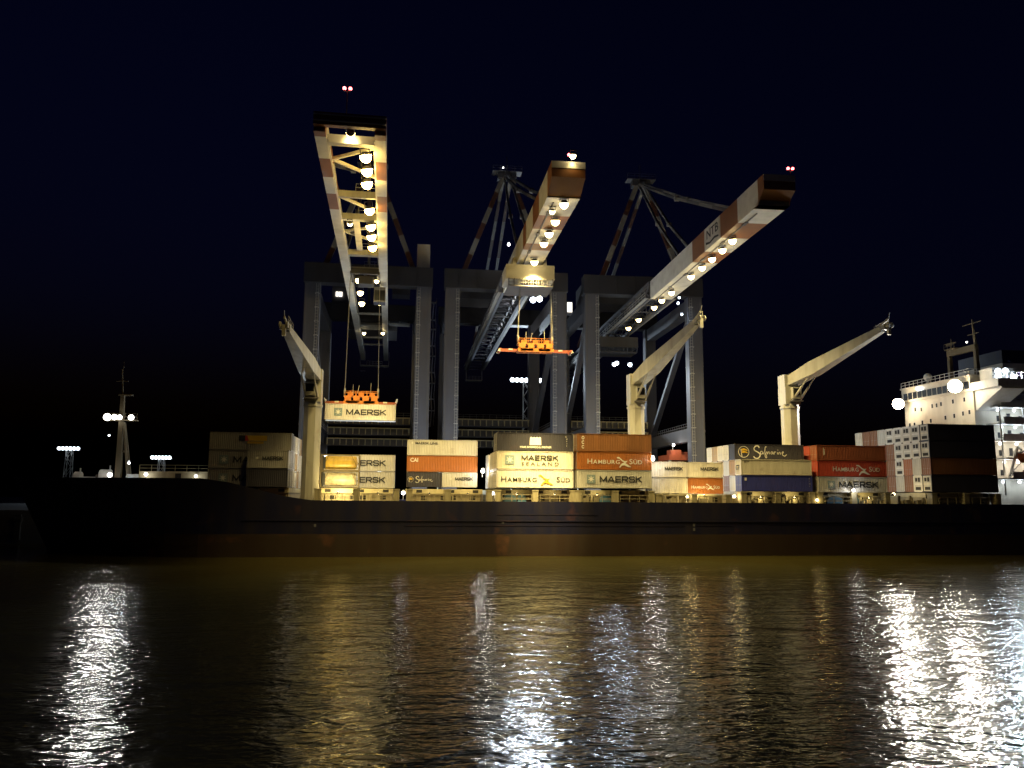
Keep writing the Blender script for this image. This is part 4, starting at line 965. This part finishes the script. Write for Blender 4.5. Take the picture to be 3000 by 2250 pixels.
def water():
    m = MB(); m.add([(-500, -40, 0), (500, -40, 0), (500, 158.5, 0), (-500, 158.5, 0)], [(0, 1, 2, 3)])
    mt, nt, b_ = _mat('harbour water'); N, L = nt.nodes, nt.links
    b_.inputs['Base Color'].default_value = (.042, .036, .009, 1); b_.inputs['Roughness'].default_value = .13; b_.inputs['IOR'].default_value = 1.333
    tc = N.new('ShaderNodeTexCoord')
    def noise(scale, sy, detail, rot, rough=.5):
        mp = N.new('ShaderNodeMapping'); mp.inputs['Scale'].default_value = (scale, scale*sy, scale); mp.inputs['Rotation'].default_value = (0, 0, math.radians(rot))
        n = N.new('ShaderNodeTexNoise'); n.inputs['Scale'].default_value = 1; n.inputs['Detail'].default_value = detail; n.inputs['Roughness'].default_value = rough; n.inputs['Distortion'].default_value = .6
        L.new(tc.outputs['Object'], mp.inputs[0]); L.new(mp.outputs[0], n.inputs['Vector']); return n.outputs['Fac']
    patch = noise(.035, 2.2, 2, 5); pm = N.new('ShaderNodeMapRange'); pm.inputs[1].default_value = .32; pm.inputs[2].default_value = .68; pm.inputs[3].default_value = .45; pm.inputs[4].default_value = 1.35; L.new(patch, pm.inputs[0])
    prev = None
    for (s, sy, det, rot, dist) in ((.11, 1.9, 2, 10, .24), (.45, 2.0, 2, -10, .10), (1.6, 1.8, 1, 8, .050), (4.2, 1.6, 1, -15, .0085)):
        bp = N.new('ShaderNodeBump'); bp.inputs['Strength'].default_value = 1; bp.inputs['Distance'].default_value = dist
        if s > 1: L.new(pm.outputs[0], bp.inputs['Strength'])
        L.new(noise(s, sy, det, rot), bp.inputs['Height'])
        if prev: L.new(prev, bp.inputs['Normal'])
        prev = bp.outputs[0]
    L.new(prev, b_.inputs['Normal'])
    o = part('water', m, mt, None); o['kind'] = 'structure'
water()

# ------------------------------------------------------------------ thin night mist round everything
HAZE = 0
if HAZE:
    m = MB(); m.box((-510, -50, -1.5), (510, 570, 88))
    mt = bpy.data.materials.new('mist'); mt.use_nodes = True; nt = mt.node_tree
    for n in list(nt.nodes):
        if n.type == 'BSDF_PRINCIPLED': nt.nodes.remove(n)
    pv = nt.nodes.new('ShaderNodeVolumePrincipled'); pv.inputs['Color'].default_value = (.85, .88, .92, 1); pv.inputs['Density'].default_value = HAZE; pv.inputs['Anisotropy'].default_value = .5
    nt.links.new(pv.outputs[0], [n for n in nt.nodes if n.type == 'OUTPUT_MATERIAL'][0].inputs['Volume'])
    o = part('haze', m, mt, None); o['kind'] = 'stuff'

# ------------------------------------------------------------------ night sky, moon-dim sun, camera
w = bpy.data.worlds.new('World'); sc.world = w; w.use_nodes = True
nt = w.node_tree; bg = nt.nodes['Background']
sky = nt.nodes.new('ShaderNodeTexSky'); sky.sky_type = 'NISHITA'; sky.sun_disc = False
sky.sun_elevation = math.radians(-2); sky.sun_rotation = math.radians(150)
mx = nt.nodes.new('ShaderNodeMix'); mx.data_type = 'RGBA'; mx.blend_type = 'MULTIPLY'; mx.inputs[0].default_value = 1
mx.inputs[7].default_value = (.055, .075, .40, 1)
nt.links.new(sky.outputs[0], mx.inputs[6]); nt.links.new(mx.outputs[2], bg.inputs['Color'])
bg.inputs['Strength'].default_value = .1

cam = bpy.data.cameras.new('camera'); co = bpy.data.objects.new('camera', cam); C.objects.link(co); sc.camera = co
cam.lens = 1731/2212*36; cam.sensor_width = 36; cam.clip_end = 3000; cam.clip_start = .5
psi, p, rho = math.radians(7.44), math.radians(7.91), math.radians(.4)
f = V((math.sin(psi)*math.cos(p), math.cos(psi)*math.cos(p), math.sin(p))); r0 = V((math.cos(psi), -math.sin(psi), 0)); u0 = r0.cross(f)
r = r0*math.cos(rho) + u0*math.sin(rho); u = u0*math.cos(rho) - r0*math.sin(rho)
mw = Matrix((r, u, -f)).transposed().to_4x4(); mw.translation = V((0, 0, 9.3)); co.matrix_world = mw

sc.view_settings.view_transform = 'Standard'; sc.view_settings.look = 'None'; sc.view_settings.exposure = 0; sc.view_settings.gamma = 1
sc.cycles.use_denoising = True
sc.cycles.sample_clamp_indirect = 8.0
sc.cycles.volume_bounces = 0; sc.cycles.max_bounces = 5; sc.cycles.diffuse_bounces = 2; sc.cycles.glossy_bounces = 2
